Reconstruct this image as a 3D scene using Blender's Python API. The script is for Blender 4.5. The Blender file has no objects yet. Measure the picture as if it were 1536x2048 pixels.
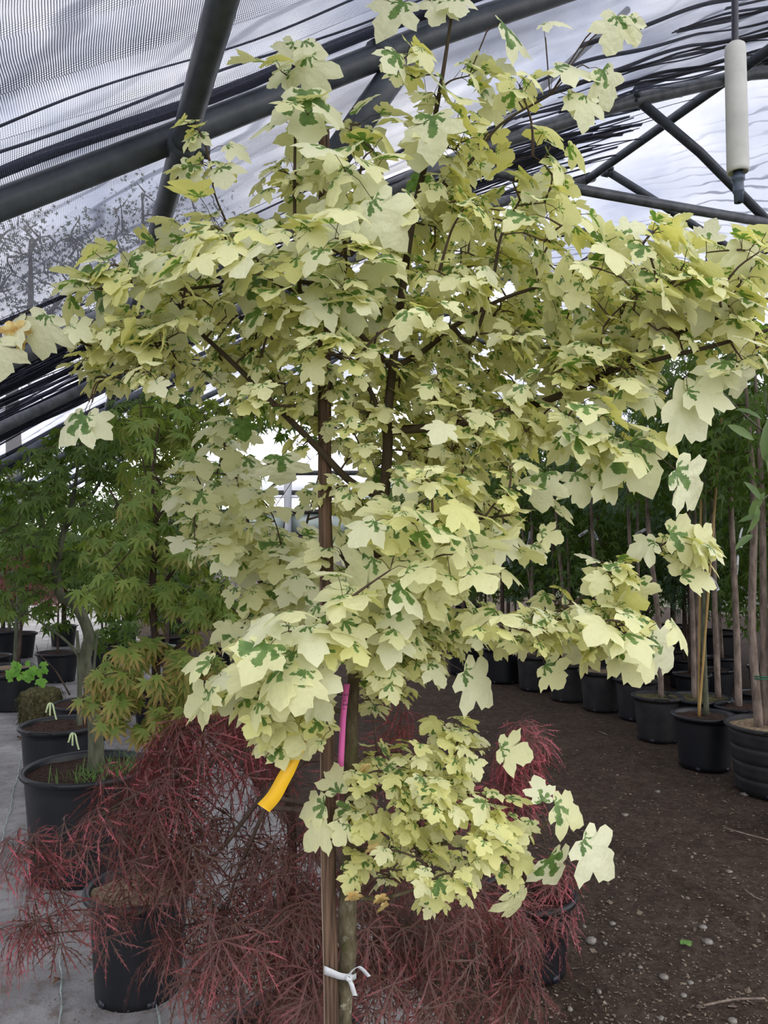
import bpy, bmesh, math, random
import numpy as np
from mathutils import Matrix, Vector

rng = np.random.default_rng(7)
random.seed(7)
SC = bpy.context.scene
COL = SC.collection

# ------------------------------------------------------------------ camera
F = 1540.0
PITCH = math.atan(76 / F)
EYE = np.array([0.0, 0.0, 1.55])
cd = bpy.data.cameras.new('camera')
cam = bpy.data.objects.new('camera', cd)
COL.objects.link(cam)
cam.location = EYE
cam.rotation_euler = (math.pi / 2 + PITCH, 0, 0)
cd.sensor_fit = 'VERTICAL'
cd.sensor_height = 36
cd.lens = F / 2048 * 36
cd.clip_start = 0.02
SC.camera = cam

# ------------------------------------------------------------------ world: overcast sky
W = bpy.data.worlds.new('sky')
SC.world = W
W.use_nodes = True
nt = W.node_tree
nt.nodes.clear()
wo = nt.nodes.new('ShaderNodeOutputWorld')
bg = nt.nodes.new('ShaderNodeBackground')
tc = nt.nodes.new('ShaderNodeTexCoord')
nz = nt.nodes.new('ShaderNodeTexNoise')
nz.inputs['Scale'].default_value = 3.4
nz.inputs['Detail'].default_value = 5
nz.inputs['Roughness'].default_value = 0.55
cr = nt.nodes.new('ShaderNodeValToRGB')
cr.color_ramp.elements[0].position = 0.36
cr.color_ramp.elements[0].color = (0.44, 0.47, 0.57, 1)
cr.color_ramp.elements[1].position = 0.62
cr.color_ramp.elements[1].color = (1.03, 1.0, 0.98, 1)
nt.links.new(tc.outputs['Generated'], nz.inputs['Vector'])
nt.links.new(nz.outputs['Fac'], cr.inputs['Fac'])
nt.links.new(cr.outputs['Color'], bg.inputs['Color'])
nt.links.new(bg.outputs['Background'], wo.inputs['Surface'])
bg.inputs['Strength'].default_value = 2.6

vs = SC.view_settings
vs.view_transform = 'Standard'
vs.look = 'None'
vs.gamma = 1
vs.use_curve_mapping = False
vs.exposure = 0.12
SC.cycles.max_bounces = 10
SC.cycles.transparent_max_bounces = 24
SC.cycles.caustics_reflective = False
SC.cycles.caustics_refractive = False

# ------------------------------------------------------------------ frames of reference
TH = math.radians(22.2)                       # the tunnel's axis is turned this far left of the view
AX = np.array([-math.sin(TH), math.cos(TH), 0])
RX = np.array([math.cos(TH), math.sin(TH), 0])
EZ = np.array([0, 0, 1.0])


def ray(px, py):
    xc, yc = (px - 768) / F, (1024 - py) / F
    c, s = math.cos(PITCH), math.sin(PITCH)
    return np.array([xc, c - yc * s, s + yc * c])


def P(px, py, d):                             # the point at distance d ahead seen there
    r = ray(px, py)
    return EYE + r * (d / r[1])


def G(px, py, z=0.0):                         # the ground point seen there
    r = ray(px, py)
    return EYE + r * ((z - EYE[2]) / r[2])


def T(px, py, v):                             # the point seen there in the plane of an arch at v
    r = ray(px, py)
    return EYE + r * (v / r.dot(AX))


def UV(u, v, z):
    return RX * u + AX * v + EZ * z


def proj(p):
    q = np.asarray(p) - EYE
    c, s = math.cos(PITCH), math.sin(PITCH)
    f = q[..., 1] * c + q[..., 2] * s
    up = -q[..., 1] * s + q[..., 2] * c
    return 768 + F * q[..., 0] / f, 1024 - F * up / f, f


def unit(a):
    a = np.asarray(a, float)
    return a / (np.linalg.norm(a) + 1e-9)


# ------------------------------------------------------------------ mesh helpers
class MB:
    def __init__(s):
        s.v, s.f, s.q, s.uv, s.at, s.n = [], [], [], [], {}, 0

    def add(s, v, tris=None, quads=None, uv=None, **at):
        v = np.asarray(v, float)
        s.v.append(v)
        if tris is not None and len(tris):
            s.f.append(np.asarray(tris, int) + s.n)
        if quads is not None and len(quads):
            s.q.append(np.asarray(quads, int) + s.n)
        s.uv.append(np.zeros((len(v), 2)) if uv is None else np.asarray(uv, float))
        for k, x in at.items():
            s.at.setdefault(k, []).append((s.n, np.broadcast_to(x, (len(v),))))
        s.n += len(v)

    def mesh(s, name, mat, origin=(0, 0, 0), smooth=True):
        v = np.concatenate(s.v) - np.asarray(origin)
        f = np.concatenate(s.f) if s.f else np.zeros((0, 3), int)
        q = np.concatenate(s.q) if s.q else np.zeros((0, 4), int)
        me = bpy.data.meshes.new(name)
        me.vertices.add(len(v))
        me.vertices.foreach_set('co', v.astype(np.float32).ravel())
        lv = np.concatenate([f.ravel(), q.ravel()]).astype(np.int32)
        me.loops.add(len(lv))
        me.loops.foreach_set('vertex_index', lv)
        tot = np.concatenate([np.full(len(f), 3), np.full(len(q), 4)]).astype(np.int32)
        st = np.concatenate([[0], np.cumsum(tot)[:-1]]).astype(np.int32) if len(tot) else tot
        me.polygons.add(len(tot))
        me.polygons.foreach_set('loop_start', st)
        me.polygons.foreach_set('loop_total', tot)
        if smooth:
            me.polygons.foreach_set('use_smooth', np.ones(len(tot), bool))
        uv = np.concatenate(s.uv)
        ul = me.uv_layers.new(name='UVMap')
        ul.data.foreach_set('uv', uv[lv].astype(np.float32).ravel())
        for k, chunks in s.at.items():
            a = np.zeros(len(v), np.float32)
            for n0, x in chunks:
                a[n0:n0 + len(x)] = x
            me.attributes.new(k, 'FLOAT', 'POINT').data.foreach_set('value', a)
        me.update(calc_edges=True)
        if mat:
            me.materials.append(mat)
        return me


def link(name, me, parent=None, loc=None):
    o = bpy.data.objects.new(name, me)
    COL.objects.link(o)
    if parent:
        o.parent = parent
    if loc is not None:
        o.location = loc
    return o


def root_of(parent):
    o = np.zeros(3)
    while parent:
        o = o + np.array(parent.location)
        parent = parent.parent
    return o


def part(name, mb, mat, parent=None, kind=None, label=None, smooth=True):
    o = link(name, mb.mesh(name, mat, root_of(parent), smooth), parent)
    if kind:
        o['kind'] = kind
    if label:
        o['label'] = label
    return o


def thing(name, loc, label, cat, group=None):
    o = link(name, None, None, loc)
    o['label'] = label
    o['category'] = cat
    if group:
        o['group'] = group
    return o


def tag(o, label, cat, group=None):
    o['label'] = label
    o['category'] = cat
    if group:
        o['group'] = group
    return o


def lone(name, mb, mat, label, cat, group=None, smooth=True):     # a thing that is one mesh, origin at its middle
    c = np.concatenate(mb.v)
    c = (c.min(0) + c.max(0)) / 2
    return tag(link(name, mb.mesh(name, mat, c, smooth), None, c), label, cat, group)


def tree_copy(r, loc, rz, scale=1.0):
    c = r.copy()
    COL.objects.link(c)
    c.location, c.rotation_euler, c.scale = loc, (0, 0, rz), (scale,) * 3
    for ch in list(r.children):
        d = ch.copy()
        COL.objects.link(d)
        d.parent = c
        for g in list(ch.children):
            e = g.copy()
            COL.objects.link(e)
            e.parent = d
    return c


def smoothline(pts, n=8):
    p = np.asarray(pts, float)
    if len(p) < 3:
        return np.linspace(p[0], p[-1], n + 1)
    out = []
    e = np.vstack([2 * p[0] - p[1], p, 2 * p[-1] - p[-2]])
    for i in range(1, len(e) - 2):
        t = np.linspace(0, 1, n, endpoint=False)[:, None]
        a, b, c, d = e[i - 1], e[i], e[i + 1], e[i + 2]
        out.append(.5 * (2 * b + (c - a) * t + (2 * a - 5 * b + 4 * c - d) * t * t + (3 * b - a - 3 * c + d) * t ** 3))
    out.append(p[-1:])
    return np.concatenate(out)


def tube(mb, pts, rad, n=8, cap=True, **at):
    p = np.asarray(pts, float)
    r = np.broadcast_to(rad, (len(p),)).astype(float)
    tg = np.gradient(p, axis=0)
    tg /= np.linalg.norm(tg, axis=1)[:, None] + 1e-9
    ref = np.array([0.31, 0.2, 0.93]) if abs(tg[0][2]) < .9 else np.array([1.0, .1, 0])
    a = np.linspace(0, 2 * math.pi, n, endpoint=False)
    vs_ = []
    e1 = None
    for i in range(len(p)):
        e1 = (ref if e1 is None else e1)
        e1 = unit(e1 - tg[i] * e1.dot(tg[i]))
        e2 = np.cross(tg[i], e1)
        vs_.append(p[i] + r[i] * (np.cos(a)[:, None] * e1 + np.sin(a)[:, None] * e2))
    v = np.concatenate(vs_)
    L = np.concatenate([[0], np.cumsum(np.linalg.norm(np.diff(p, axis=0), axis=1))])
    uv = np.stack([np.tile(a / 6.2832, len(p)), np.repeat(L, n)], 1)
    i = np.arange(len(p) - 1)[:, None] * n
    j = np.arange(n)[None]
    k = (j + 1) % n
    q = np.stack([i + j, i + k, i + n + k, i + n + j], -1).reshape(-1, 4)
    tr = []
    if cap:
        b = (len(p) - 1) * n
        for m in range(1, n - 1):
            tr += [[0, m + 1, m], [b, b + m, b + m + 1]]
    mb.add(v, tr, q, uv, **at)


def lathe(mb, prof, c, n=32, closed=False):
    c = np.asarray(c, float)
    a = np.linspace(0, 2 * math.pi, n, endpoint=False)
    v = np.concatenate([np.stack([r * np.cos(a), r * np.sin(a), np.full(n, z)], 1) for r, z in prof]) + c
    m = len(prof)
    i = np.arange(m - 1)[:, None] * n
    j = np.arange(n)[None]
    k = (j + 1) % n
    q = np.stack([i + j, i + k, i + n + k, i + n + j], -1).reshape(-1, 4)
    mb.add(v, None, q)


def box(mb, c, h, e=(1, 0, 0), f=(0, 1, 0), g=(0, 0, 1)):
    c, e, f, g = (np.asarray(x, float) for x in (c, e, f, g))
    v = [c + e * h[0] * x + f * h[1] * y + g * h[2] * z for z in (-1, 1) for y in (-1, 1) for x in (-1, 1)]
    mb.add(v, None, [[0, 2, 3, 1], [4, 5, 7, 6], [0, 1, 5, 4], [1, 3, 7, 5], [3, 2, 6, 7], [2, 0, 4, 6]])


def ribbon(mb, pts, wid, side, thick=.0006):
    p = np.asarray(pts, float)
    s = np.asarray(side, float)
    if s.ndim == 1:
        s = np.tile(s, (len(p), 1))
    w = np.broadcast_to(wid, (len(p),))[:, None]
    tg = np.gradient(p, axis=0)
    nn = np.cross(tg, s)
    nn /= np.linalg.norm(nn, axis=1)[:, None] + 1e-9
    v = np.concatenate([p - s * w / 2 - nn * thick, p + s * w / 2 - nn * thick, p + s * w / 2 + nn * thick, p - s * w / 2 + nn * thick])
    m = len(p)
    q = []
    for i in range(m - 1):
        for a, b in ((0, 1), (1, 2), (2, 3), (3, 0)):
            q.append([a * m + i, b * m + i, b * m + i + 1, a * m + i + 1])
    q += [[0, m, 2 * m, 3 * m], [m - 1, 4 * m - 1, 3 * m - 1, 2 * m - 1]]
    L = np.linspace(0, 1, m)
    mb.add(v, None, q, np.stack([np.tile(L, 4), np.repeat([0, 1, 1, 0], m)], 1))


# ------------------------------------------------------------------ materials
class NT:
    def __init__(s, name):
        s.m = bpy.data.materials.new(name)
        s.m.use_nodes = True
        s.t = s.m.node_tree
        s.t.nodes.clear()
        s.out = s.t.nodes.new('ShaderNodeOutputMaterial')

    def put(s, sock, x):
        if hasattr(x, 'node'):
            s.t.links.new(x, sock)
        elif isinstance(x, (tuple, list)) and len(x) == 3 and sock.type == 'RGBA':
            sock.default_value = (*x, 1)
        else:
            sock.default_value = x

    def node(s, kind, **k):
        n = s.t.nodes.new('ShaderNode' + kind)
        for a, b in k.items():
            setattr(n, a, b)
        return n

    def math(s, op, a, b=0.0, c=0.0, clamp=False):
        n = s.node('Math', operation=op, use_clamp=clamp)
        for i, x in enumerate((a, b, c)):
            s.put(n.inputs[i], x)
        return n.outputs[0]

    def add(s, a, b): return s.math('ADD', a, b)
    def sub(s, a, b): return s.math('SUBTRACT', a, b)
    def mul(s, a, b): return s.math('MULTIPLY', a, b)

    def mix(s, f, a, b, blend='MIX'):
        n = s.node('MixRGB', blend_type=blend)
        for i, x in enumerate((f, a, b)):
            s.put(n.inputs[i], x)
        return n.outputs[0]

    def ramp(s, f, *stops):
        n = s.node('ValToRGB')
        e = n.color_ramp.elements
        while len(e) < len(stops):
            e.new(.5)
        for el, (p, c) in zip(e, stops):
            el.position = p
            el.color = (*c, 1) if len(c) == 3 else c
        s.put(n.inputs[0], f)
        return n.outputs[0]

    def rng(s, x, a, b, c=0.0, d=1.0):
        n = s.node('MapRange')
        for i, q in enumerate((x, a, b, c, d)):
            s.put(n.inputs[i], q)
        return n.outputs[0]

    def noise(s, vec, scale, detail=3, rough=.5, color=False):
        n = s.node('TexNoise')
        if vec is not None:
            s.put(n.inputs['Vector'], vec)
        n.inputs['Scale'].default_value = scale
        n.inputs['Detail'].default_value = detail
        n.inputs['Roughness'].default_value = rough
        return n.outputs['Color' if color else 'Fac']

    def obj(s): return s.node('TexCoord').outputs['Object']
    def uv(s): return s.node('UVMap', uv_map='UVMap').outputs[0]
    def attr(s, name): return s.node('Attribute', attribute_name=name).outputs['Fac']

    def mapping(s, vec, scale):
        n = s.node('Mapping')
        s.put(n.inputs[0], vec)
        n.inputs['Scale'].default_value = scale
        return n.outputs[0]

    def bump(s, h, strength=.3, dist=.01):
        n = s.node('Bump')
        s.put(n.inputs['Height'], h)
        n.inputs['Strength'].default_value = strength
        n.inputs['Distance'].default_value = dist
        return n.outputs[0]

    def bsdf(s, color, rough=.6, bump=None, metal=0.0, spec=.4):
        n = s.node('BsdfPrincipled')
        s.put(n.inputs['Base Color'], color)
        s.put(n.inputs['Roughness'], rough)
        n.inputs['Metallic'].default_value = metal
        n.inputs['Specular IOR Level'].default_value = spec
        if bump is not None:
            s.put(n.inputs['Normal'], bump)
        return n.outputs[0]

    def shmix(s, f, a, b):
        n = s.node('MixShader')
        s.put(n.inputs[0], f)
        s.put(n.inputs[1], a)
        s.put(n.inputs[2], b)
        return n.outputs[0]

    def translucent(s, c):
        n = s.node('BsdfTranslucent')
        s.put(n.inputs[0], c)
        return n.outputs[0]

    def transparent(s, c=(1, 1, 1)):
        n = s.node('BsdfTransparent')
        s.put(n.inputs[0], c)
        return n.outputs[0]

    def end(s, sh):
        s.t.links.new(sh, s.out.inputs['Surface'])
        return s.m


def simple(name, c1, c2, scale=20, rough=.6, bump=.2, dist=.003, stretch=(1, 1, 1), spec=.4, lo=.35, hi=.65):
    m = NT(name)
    v = m.mapping(m.obj(), stretch)
    n = m.noise(v, scale, 5, .6)
    return m.end(m.bsdf(m.ramp(n, (lo, c1), (hi, c2)), rough, m.bump(n, bump, dist) if bump else None, 0, spec))


def mat_variegated():
    m = NT('variegated_leaf')
    sx = m.node('SeparateXYZ')
    m.put(sx.inputs[0], m.uv())
    x, y = sx.outputs[0], sx.outputs[1]
    rnd, g, tint = m.attr('rnd'), m.attr('green'), m.attr('tint')
    cb = m.node('CombineXYZ')
    m.put(cb.inputs[0], x)
    m.put(cb.inputs[1], y)
    m.put(cb.inputs[2], m.mul(rnd, 31.0))
    nc = m.noise(cb.outputs[0], 7.0, 3, .65, True)
    ns = m.node('SeparateColor')
    m.put(ns.inputs[0], nc)
    x2 = m.add(x, m.mul(m.sub(ns.outputs[0], .5), .22))
    y2 = m.add(y, m.mul(m.sub(ns.outputs[1], .5), .22))
    best = None
    for ang, k in ((90, 3.0), (38, 7.3), (142, 11.7), (-6, 17.1), (186, 23.3)):
        c, s_ = math.cos(math.radians(ang)), math.sin(math.radians(ang))
        am = m.rng(m.math('FRACT', m.mul(rnd, k)), 0, 1, .35 if ang != 90 else .7, 1.15)
        gk = m.mul(g, am) if 0 < ang < 180 else m.mul(m.mul(g, am), .62)
        s = m.add(m.mul(x2, c), m.mul(y2, s_))
        t = m.math('ABSOLUTE', m.sub(m.mul(y2, c), m.mul(x2, s_)))
        L = m.add(m.mul(gk, .54), .06)
        w = m.add(m.mul(m.add(m.mul(gk, .17), -.004), .40), m.mul(m.math('MAXIMUM', s, 0.0), m.mul(gk, .20)))
        val = m.sub(m.sub(w, t), m.mul(m.math('MAXIMUM', m.sub(s, L), 0.0), 3.0))
        val = m.sub(val, m.mul(m.math('MAXIMUM', m.mul(s, -1.0), 0.0), 2.0))
        best = val if best is None else m.math('MAXIMUM', best, val)
    mask = m.rng(best, -.004, .008)
    pale = m.mul(m.rng(best, -.05, .0), m.rng(ns.outputs[2], .48, .6))
    cream = m.mix(tint, (.84, .85, .60), (.80, .80, .37))
    cream = m.mix(m.mul(pale, .55), cream, (.50, .62, .36))
    two = m.rng(m.noise(cb.outputs[0], 4.0, 2), .42, .58)
    green = m.mix(two, (.115, .20, .065), (.20, .31, .10))
    col = m.mix(mask, cream, green)
    tcream = m.mix(tint, (.80, .80, .42), (.74, .70, .17))
    tr = m.mix(mask, tcream, (.16, .33, .03))
    spot = m.rng(m.noise(cb.outputs[0], 22.0, 1), .73, .76)
    col = m.mix(m.mul(spot, .6), col, (.30, .22, .08))
    h = m.noise(cb.outputs[0], 5.0, 2)
    return m.end(m.shmix(.40, m.bsdf(col, .48, m.bump(h, .12, .10), 0, .35), m.translucent(tr)))


def mat_leaf(name, base, alt, tip, trans, tf=.35, rough=.5, tipa=.55, tipb=1.0):
    m = NT(name)
    sx = m.node('SeparateXYZ')
    m.put(sx.inputs[0], m.uv())
    rnd, tint = m.attr('rnd'), m.attr('tint')
    c = m.mix(rnd, base, alt)
    f = m.mul(m.rng(sx.outputs[1], tipa, tipb), tint)
    c = m.mix(f, c, tip)
    t = m.mix(f, trans, tip)
    return m.end(m.shmix(tf, m.bsdf(c, rough, None, 0, .35), m.translucent(t)))


M = {}
M['varleaf'] = mat_variegated()
M['greenleaf'] = mat_leaf('dark_green_maple_leaf', (.085, .155, .035), (.17, .25, .055), (.34, .32, .08), (.20, .33, .03))
M['limeleaf'] = mat_leaf('yellow_green_maple_leaf', (.15, .25, .055), (.30, .39, .09), (.58, .30, .13), (.32, .44, .04), tipa=.2)
M['brightleaf'] = mat_leaf('bright_green_leaf', (.14, .36, .05), (.25, .50, .08), (.3, .5, .1), (.3, .6, .05))
M['redleaf'] = mat_leaf('red_lace_leaf', (.105, .066, .048), (.165, .072, .066), (.66, .15, .19), (.34, .08, .06), .30, .5, -.6, -.2)
M['hedgeleaf'] = mat_leaf('shade_green_leaf', (.05, .10, .016), (.105, .17, .03), (.2, .3, .05), (.15, .27, .02))
M['rowanleaf'] = mat_leaf('blue_green_leaflet', (.06, .11, .06), (.12, .19, .11), (.2, .3, .15), (.12, .25, .09))
M['outleaf'] = mat_leaf('far_tree_leaf', (.05, .062, .028), (.085, .095, .045), (.1, .1, .05), (.08, .10, .03))
M['bark'] = None


def mat_bark():
    m = NT('maple_bark')
    o = m.obj()
    n = m.noise(m.mapping(o, (1, 1, .35)), 55, 6, .7)
    c = m.ramp(n, (.3, (.035, .028, .017)), (.5, (.105, .085, .050)), (.72, (.21, .18, .12)))
    li = m.rng(m.noise(o, 38, 4, .7), .56, .66)
    sz = m.node('SeparateXYZ')
    m.put(sz.inputs[0], o)
    low = m.rng(sz.outputs[2], .95, .60)
    c = m.mix(m.mul(m.mul(li, low), .8), c, (.38, .37, .28))
    moss = m.rng(m.noise(o, 21, 3, .6), .55, .68)
    c = m.mix(m.mul(moss, .5), c, (.085, .095, .025))
    c = m.mix(m.rng(sz.outputs[2], 1.1, 1.5), c, (.06, .045, .028))
    return m.end(m.bsdf(c, .85, m.bump(n, .7, .006), 0, .2))


M['bark'] = mat_bark()
M['twig'] = simple('brown_twig', (.045, .028, .018), (.10, .062, .04), 60, .7, .3)
M['greenbark'] = simple('green_grey_bark', (.055, .062, .035), (.13, .135, .085), 40, .75, .4, stretch=(1, 1, .3))
M['greybark'] = simple('grey_brown_bark', (.10, .072, .055), (.27, .21, .17), 30, .8, .4, stretch=(1, 1, .3))
M['darkbark'] = simple('dark_bark', (.035, .022, .016), (.095, .062, .045), 30, .8, .4, stretch=(1, 1, .3))
M['cane'] = simple('bamboo_cane', (.33, .20, .06), (.48, .33, .12), 20, .5, .1, stretch=(1, 1, .2))
M['stake'] = simple('weathered_stake_wood', (.022, .012, .008), (.20, .125, .082), 150, .8, .9, .004, (1, 1, .03), .25, .32, .70)
M['stakeedge'] = simple('split_stake_edge', (.20, .14, .10), (.33, .26, .2), 40, .8, .4, .002, (1, 1, .1), .25)
M['steel'] = simple('painted_steel_tube', (.045, .054, .070), (.085, .10, .12), 14, .45, .15, .002, (1, 1, 1), .5)
M['steelworn'] = simple('galvanised_tube', (.07, .078, .09), (.15, .16, .18), 16, .42, .15, .002, (1, 1, 1), .5)
M['pot'] = simple('black_plastic', (.0065, .0075, .010), (.0125, .0135, .017), 9, .42, .05, .002, (1, 1, 1), .45)
M['potdusty'] = simple('dusty_black_plastic', (.010, .010, .012), (.030, .029, .029), 6, .6, .08, .002, (1, 1, 1), .35)
M['potsoil'] = simple('potting_soil', (.022, .014, .010), (.085, .052, .038), 60, .95, 1.0, .012, spec=.1)
M['coir'] = simple('coir_disc', (.16, .115, .07), (.36, .275, .18), 45, .95, .9, .008, spec=.1)
M['moss'] = simple('moss_and_straw', (.035, .035, .013), (.16, .14, .07), 40, .95, 1.0, .012, spec=.1)
M['yellow'] = simple('yellow_ribbon', (.86, .48, .012), (.90, .52, .02), 5, .38, 0)
M['pink'] = simple('pink_ribbon', (.95, .17, .55), (.95, .20, .58), 5, .4, 0)
M['ink'] = simple('marker_ink', (.03, .008, .03), (.05, .012, .05), 5, .5, 0)
M['whitetie'] = simple('white_tie', (.56, .58, .60), (.66, .68, .70), 30, .5, .1, .001)
M['tagwhite'] = simple('white_label', (.52, .54, .56), (.62, .64, .66), 8, .5, 0)
M['tagprint'] = simple('printed_label', (.16, .17, .18), (.24, .25, .26), 200, .6, 0)
M['limetie'] = simple('pale_lime_tie', (.55, .68, .35), (.62, .74, .42), 10, .5, 0)
M['greentie'] = simple('green_twine', (.01, .10, .05), (.02, .14, .07), 10, .6, 0)
M['weight'] = simple('grey_white_weight', (.40, .40, .38), (.50, .50, .47), 12, .5, .05)
M['hose'] = simple('black_hose', (.012, .012, .022), (.02, .02, .035), 12, .35, 0)
M['nozzle'] = simple('blue_grey_nozzle', (.035, .05, .08), (.06, .08, .12), 12, .4, 0)
M['stone'] = simple('grey_stone', (.10, .088, .075), (.27, .25, .22), 30, .85, .4)
M['chip'] = simple('wood_chip', (.045, .030, .020), (.34, .27, .20), 42, .9, .3, lo=.3, hi=.75)
M['weed'] = simple('green_weed', (.08, .19, .035), (.15, .28, .06), 20, .6, 0)
M['dryleaf'] = simple('dry_brown_leaf', (.10, .045, .022), (.17, .085, .04), 20, .8, .2)
M['jacket'] = simple('navy_jacket', (.008, .011, .03), (.014, .018, .045), 20, .8, .1)
M['skin'] = simple('skin', (.42, .23, .16), (.48, .28, .20), 20, .55, 0)
M['hair'] = simple('brown_hair', (.03, .015, .008), (.06, .03, .015), 60, .5, .3)
M['trousers'] = simple('grey_trousers', (.03, .03, .035), (.05, .05, .055), 20, .85, .1)
M['beam'] = simple('dark_beam', (.025, .025, .028), (.05, .05, .052), 10, .6, .1)
M['palewall'] = simple('pale_green_panel', (.46, .54, .50), (.56, .63, .58), 3, .5, 0)
M['pinkwall'] = simple('pinkish_render', (.42, .37, .35), (.52, .47, .45), 3, .8, .1)
M['whiteroof'] = simple('white_roof_sheet', (.62, .64, .68), (.75, .77, .8), 2, .5, .05)
M['post'] = simple('grey_post', (.30, .31, .33), (.38, .39, .42), 3, .6, .05)


def mat_ground():
    m = NT('dark_soil')
    o = m.obj()
    a = m.noise(o, 3.0, 6, .65)
    b = m.noise(o, 45, 6, .75)
    f = m.noise(o, 190, 3, .7)
    c = m.ramp(b, (.30, (.024, .0155, .0105)), (.52, (.088, .060, .042)), (.72, (.175, .125, .09)))
    c = m.mix(m.rng(a, .35, .65), c, m.mix(.6, c, (.035, .023, .016)), 'MIX')
    big = m.noise(o, 14, 6, .7)
    c = m.mix(m.mul(m.rng(big, .50, .64), .5), c, (.15, .11, .082))
    c = m.mix(m.mul(m.rng(f, .60, .72), .6), c, (.17, .13, .10))
    h = m.add(m.add(b, m.mul(f, .35)), m.mul(big, 1.2))
    return m.end(m.bsdf(c, .92, m.bump(h, 1.0, .02), 0, .2))


def mat_fabric():
    m = NT('ground_cover_fabric')
    o = m.obj()
    a = m.noise(o, 2.4, 6, .62)
    w = m.noise(m.mapping(o, (1, 1, 1)), 240, 2, .6)
    c = m.ramp(a, (.32, (.17, .165, .162)), (.5, (.29, .285, .28)), (.68, (.42, .415, .41)))
    d = m.noise(o, 16, 6, .72)
    c = m.mix(m.mul(m.rng(d, .50, .66), .75), c, (.17, .135, .105))
    c = m.mix(m.rng(w, .3, .75, .0, .3), c, (.08, .04, .042))
    e = m.noise(o, 70, 4, .7)
    c = m.mix(m.mul(m.rng(e, .62, .70), .7), c, (.30, .27, .22))
    return m.end(m.bsdf(c, .62, m.bump(m.add(a, m.mul(d, .5)), .5, .03), 0, .35))


def mat_net(lo, hi, pitch, col):
    m = NT('woven_shade_net')
    sx = m.node('SeparateXYZ')
    m.put(sx.inputs[0], m.uv())
    wob = m.mul(m.sub(m.noise(m.uv(), 1.1, 3), .5), .10)
    dens = m.rng(m.noise(m.mapping(m.uv(), (.7, 2.2, 1)), 1.0, 4, .6), .34, .68, lo, hi)
    a = m.math('PINGPONG', m.mul(m.add(sx.outputs[0], wob), 1 / pitch), .5)
    b = m.math('PINGPONG', m.mul(m.add(sx.outputs[1], wob), 1 / (pitch * .8)), .5)
    la = m.rng(m.sub(m.mul(dens, .62), a), -.07, .07)
    lb = m.rng(m.sub(m.mul(dens, .40), b), -.07, .07)
    al = m.math('MAXIMUM', la, lb)
    return m.end(m.shmix(al, m.transparent(), m.shmix(.3, m.bsdf(col, .6), m.translucent(tuple(x * 2 for x in col)))))


def mat_fold():
    m = NT('gathered_net')
    n = m.rng(m.noise(m.mapping(m.uv(), (6, 60, 1)), 1.0, 3), .3, .7, .55, 1.0)
    return m.end(m.shmix(n, m.transparent((.8, .82, .9)), m.bsdf((.012, .013, .030), .5)))


def mat_poly():
    m = NT('clear_poly_sheet')
    o = m.uv()
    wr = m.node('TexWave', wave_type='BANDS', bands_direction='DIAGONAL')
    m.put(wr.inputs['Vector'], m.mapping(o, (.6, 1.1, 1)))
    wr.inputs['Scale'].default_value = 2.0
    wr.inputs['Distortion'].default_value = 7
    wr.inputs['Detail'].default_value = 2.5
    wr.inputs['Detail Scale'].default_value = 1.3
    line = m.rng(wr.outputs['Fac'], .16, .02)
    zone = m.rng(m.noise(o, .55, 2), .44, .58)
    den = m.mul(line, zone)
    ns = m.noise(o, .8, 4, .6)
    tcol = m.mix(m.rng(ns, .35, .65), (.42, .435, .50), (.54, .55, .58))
    tcol = m.mix(m.mul(den, .95), tcol, (.12, .13, .17))  # dark wavy lines put into the tint to imitate refraction in wrinkled plastic
    b = m.bump(wr.outputs['Fac'], .6, .05)
    g = m.bsdf((.75, .77, .82), .18, b, 0, .5)
    return m.end(m.shmix(.22, m.transparent(tcol), m.shmix(.6, g, m.translucent((.55, .57, .60)))))


M['soil'] = mat_ground()
M['fabric'] = mat_fabric()
M['net'] = mat_net(.06, .44, .0050, (.045, .05, .075))
M['fold'] = mat_fold()
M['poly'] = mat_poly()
M['stitch'] = simple('stitched_marker_thread', (.22, .27, .25), (.42, .47, .44), 120, .7, 0)
M['outground'] = simple('rough_grass', (.04, .05, .02), (.10, .10, .05), 4, .9, .4)

# ------------------------------------------------------------------ the setting
def prof(u):                                   # roof height above eye level across the tunnel
    u = np.asarray(u, float)
    uu = np.where(u > 6.4, 12.8 - u, u)
    return np.interp(uu, [-2.2, -.30, .06, 1.08, 2.32, 3.19, 4.3, 5.4, 6.4],
                     [-.35, .83, 1.05, 1.69, 2.40, 2.82, 3.28, 3.58, 3.68]) + EYE[2]


V1, V2, V3 = 2.2, 3.8, 5.3


def hgrid(us, vs_, zf):
    U, Vv = np.meshgrid(us, vs_)
    Z = zf(U, Vv)
    p = U[..., None] * RX + Vv[..., None] * AX + Z[..., None] * EZ
    n, m = len(us), len(vs_)
    i = np.arange(m - 1)[:, None] * n + np.arange(n - 1)[None]
    q = np.stack([i, i + 1, i + n + 1, i + n], -1).reshape(-1, 4)
    mb = MB()
    mb.add(p.reshape(-1, 3), None, q, np.stack([U.ravel(), Vv.ravel()], 1))
    return mb


def vnoise(U, V_, s, seed):
    r = np.random.default_rng(seed)
    out = np.zeros_like(U)
    for k in range(9):
        a, b = r.normal(size=2) * s
        out += np.sin(a * U + b * V_ + r.uniform(0, 6.3)) * r.uniform(.5, 1)
    return out / 4


def structure(o):
    o['kind'] = 'structure'
    return o


UB = 1.14                                      # the fabric's edge
ra, rb = G(1060, 1590), G(1536, 1850)
rut = unit(rb - ra)


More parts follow.
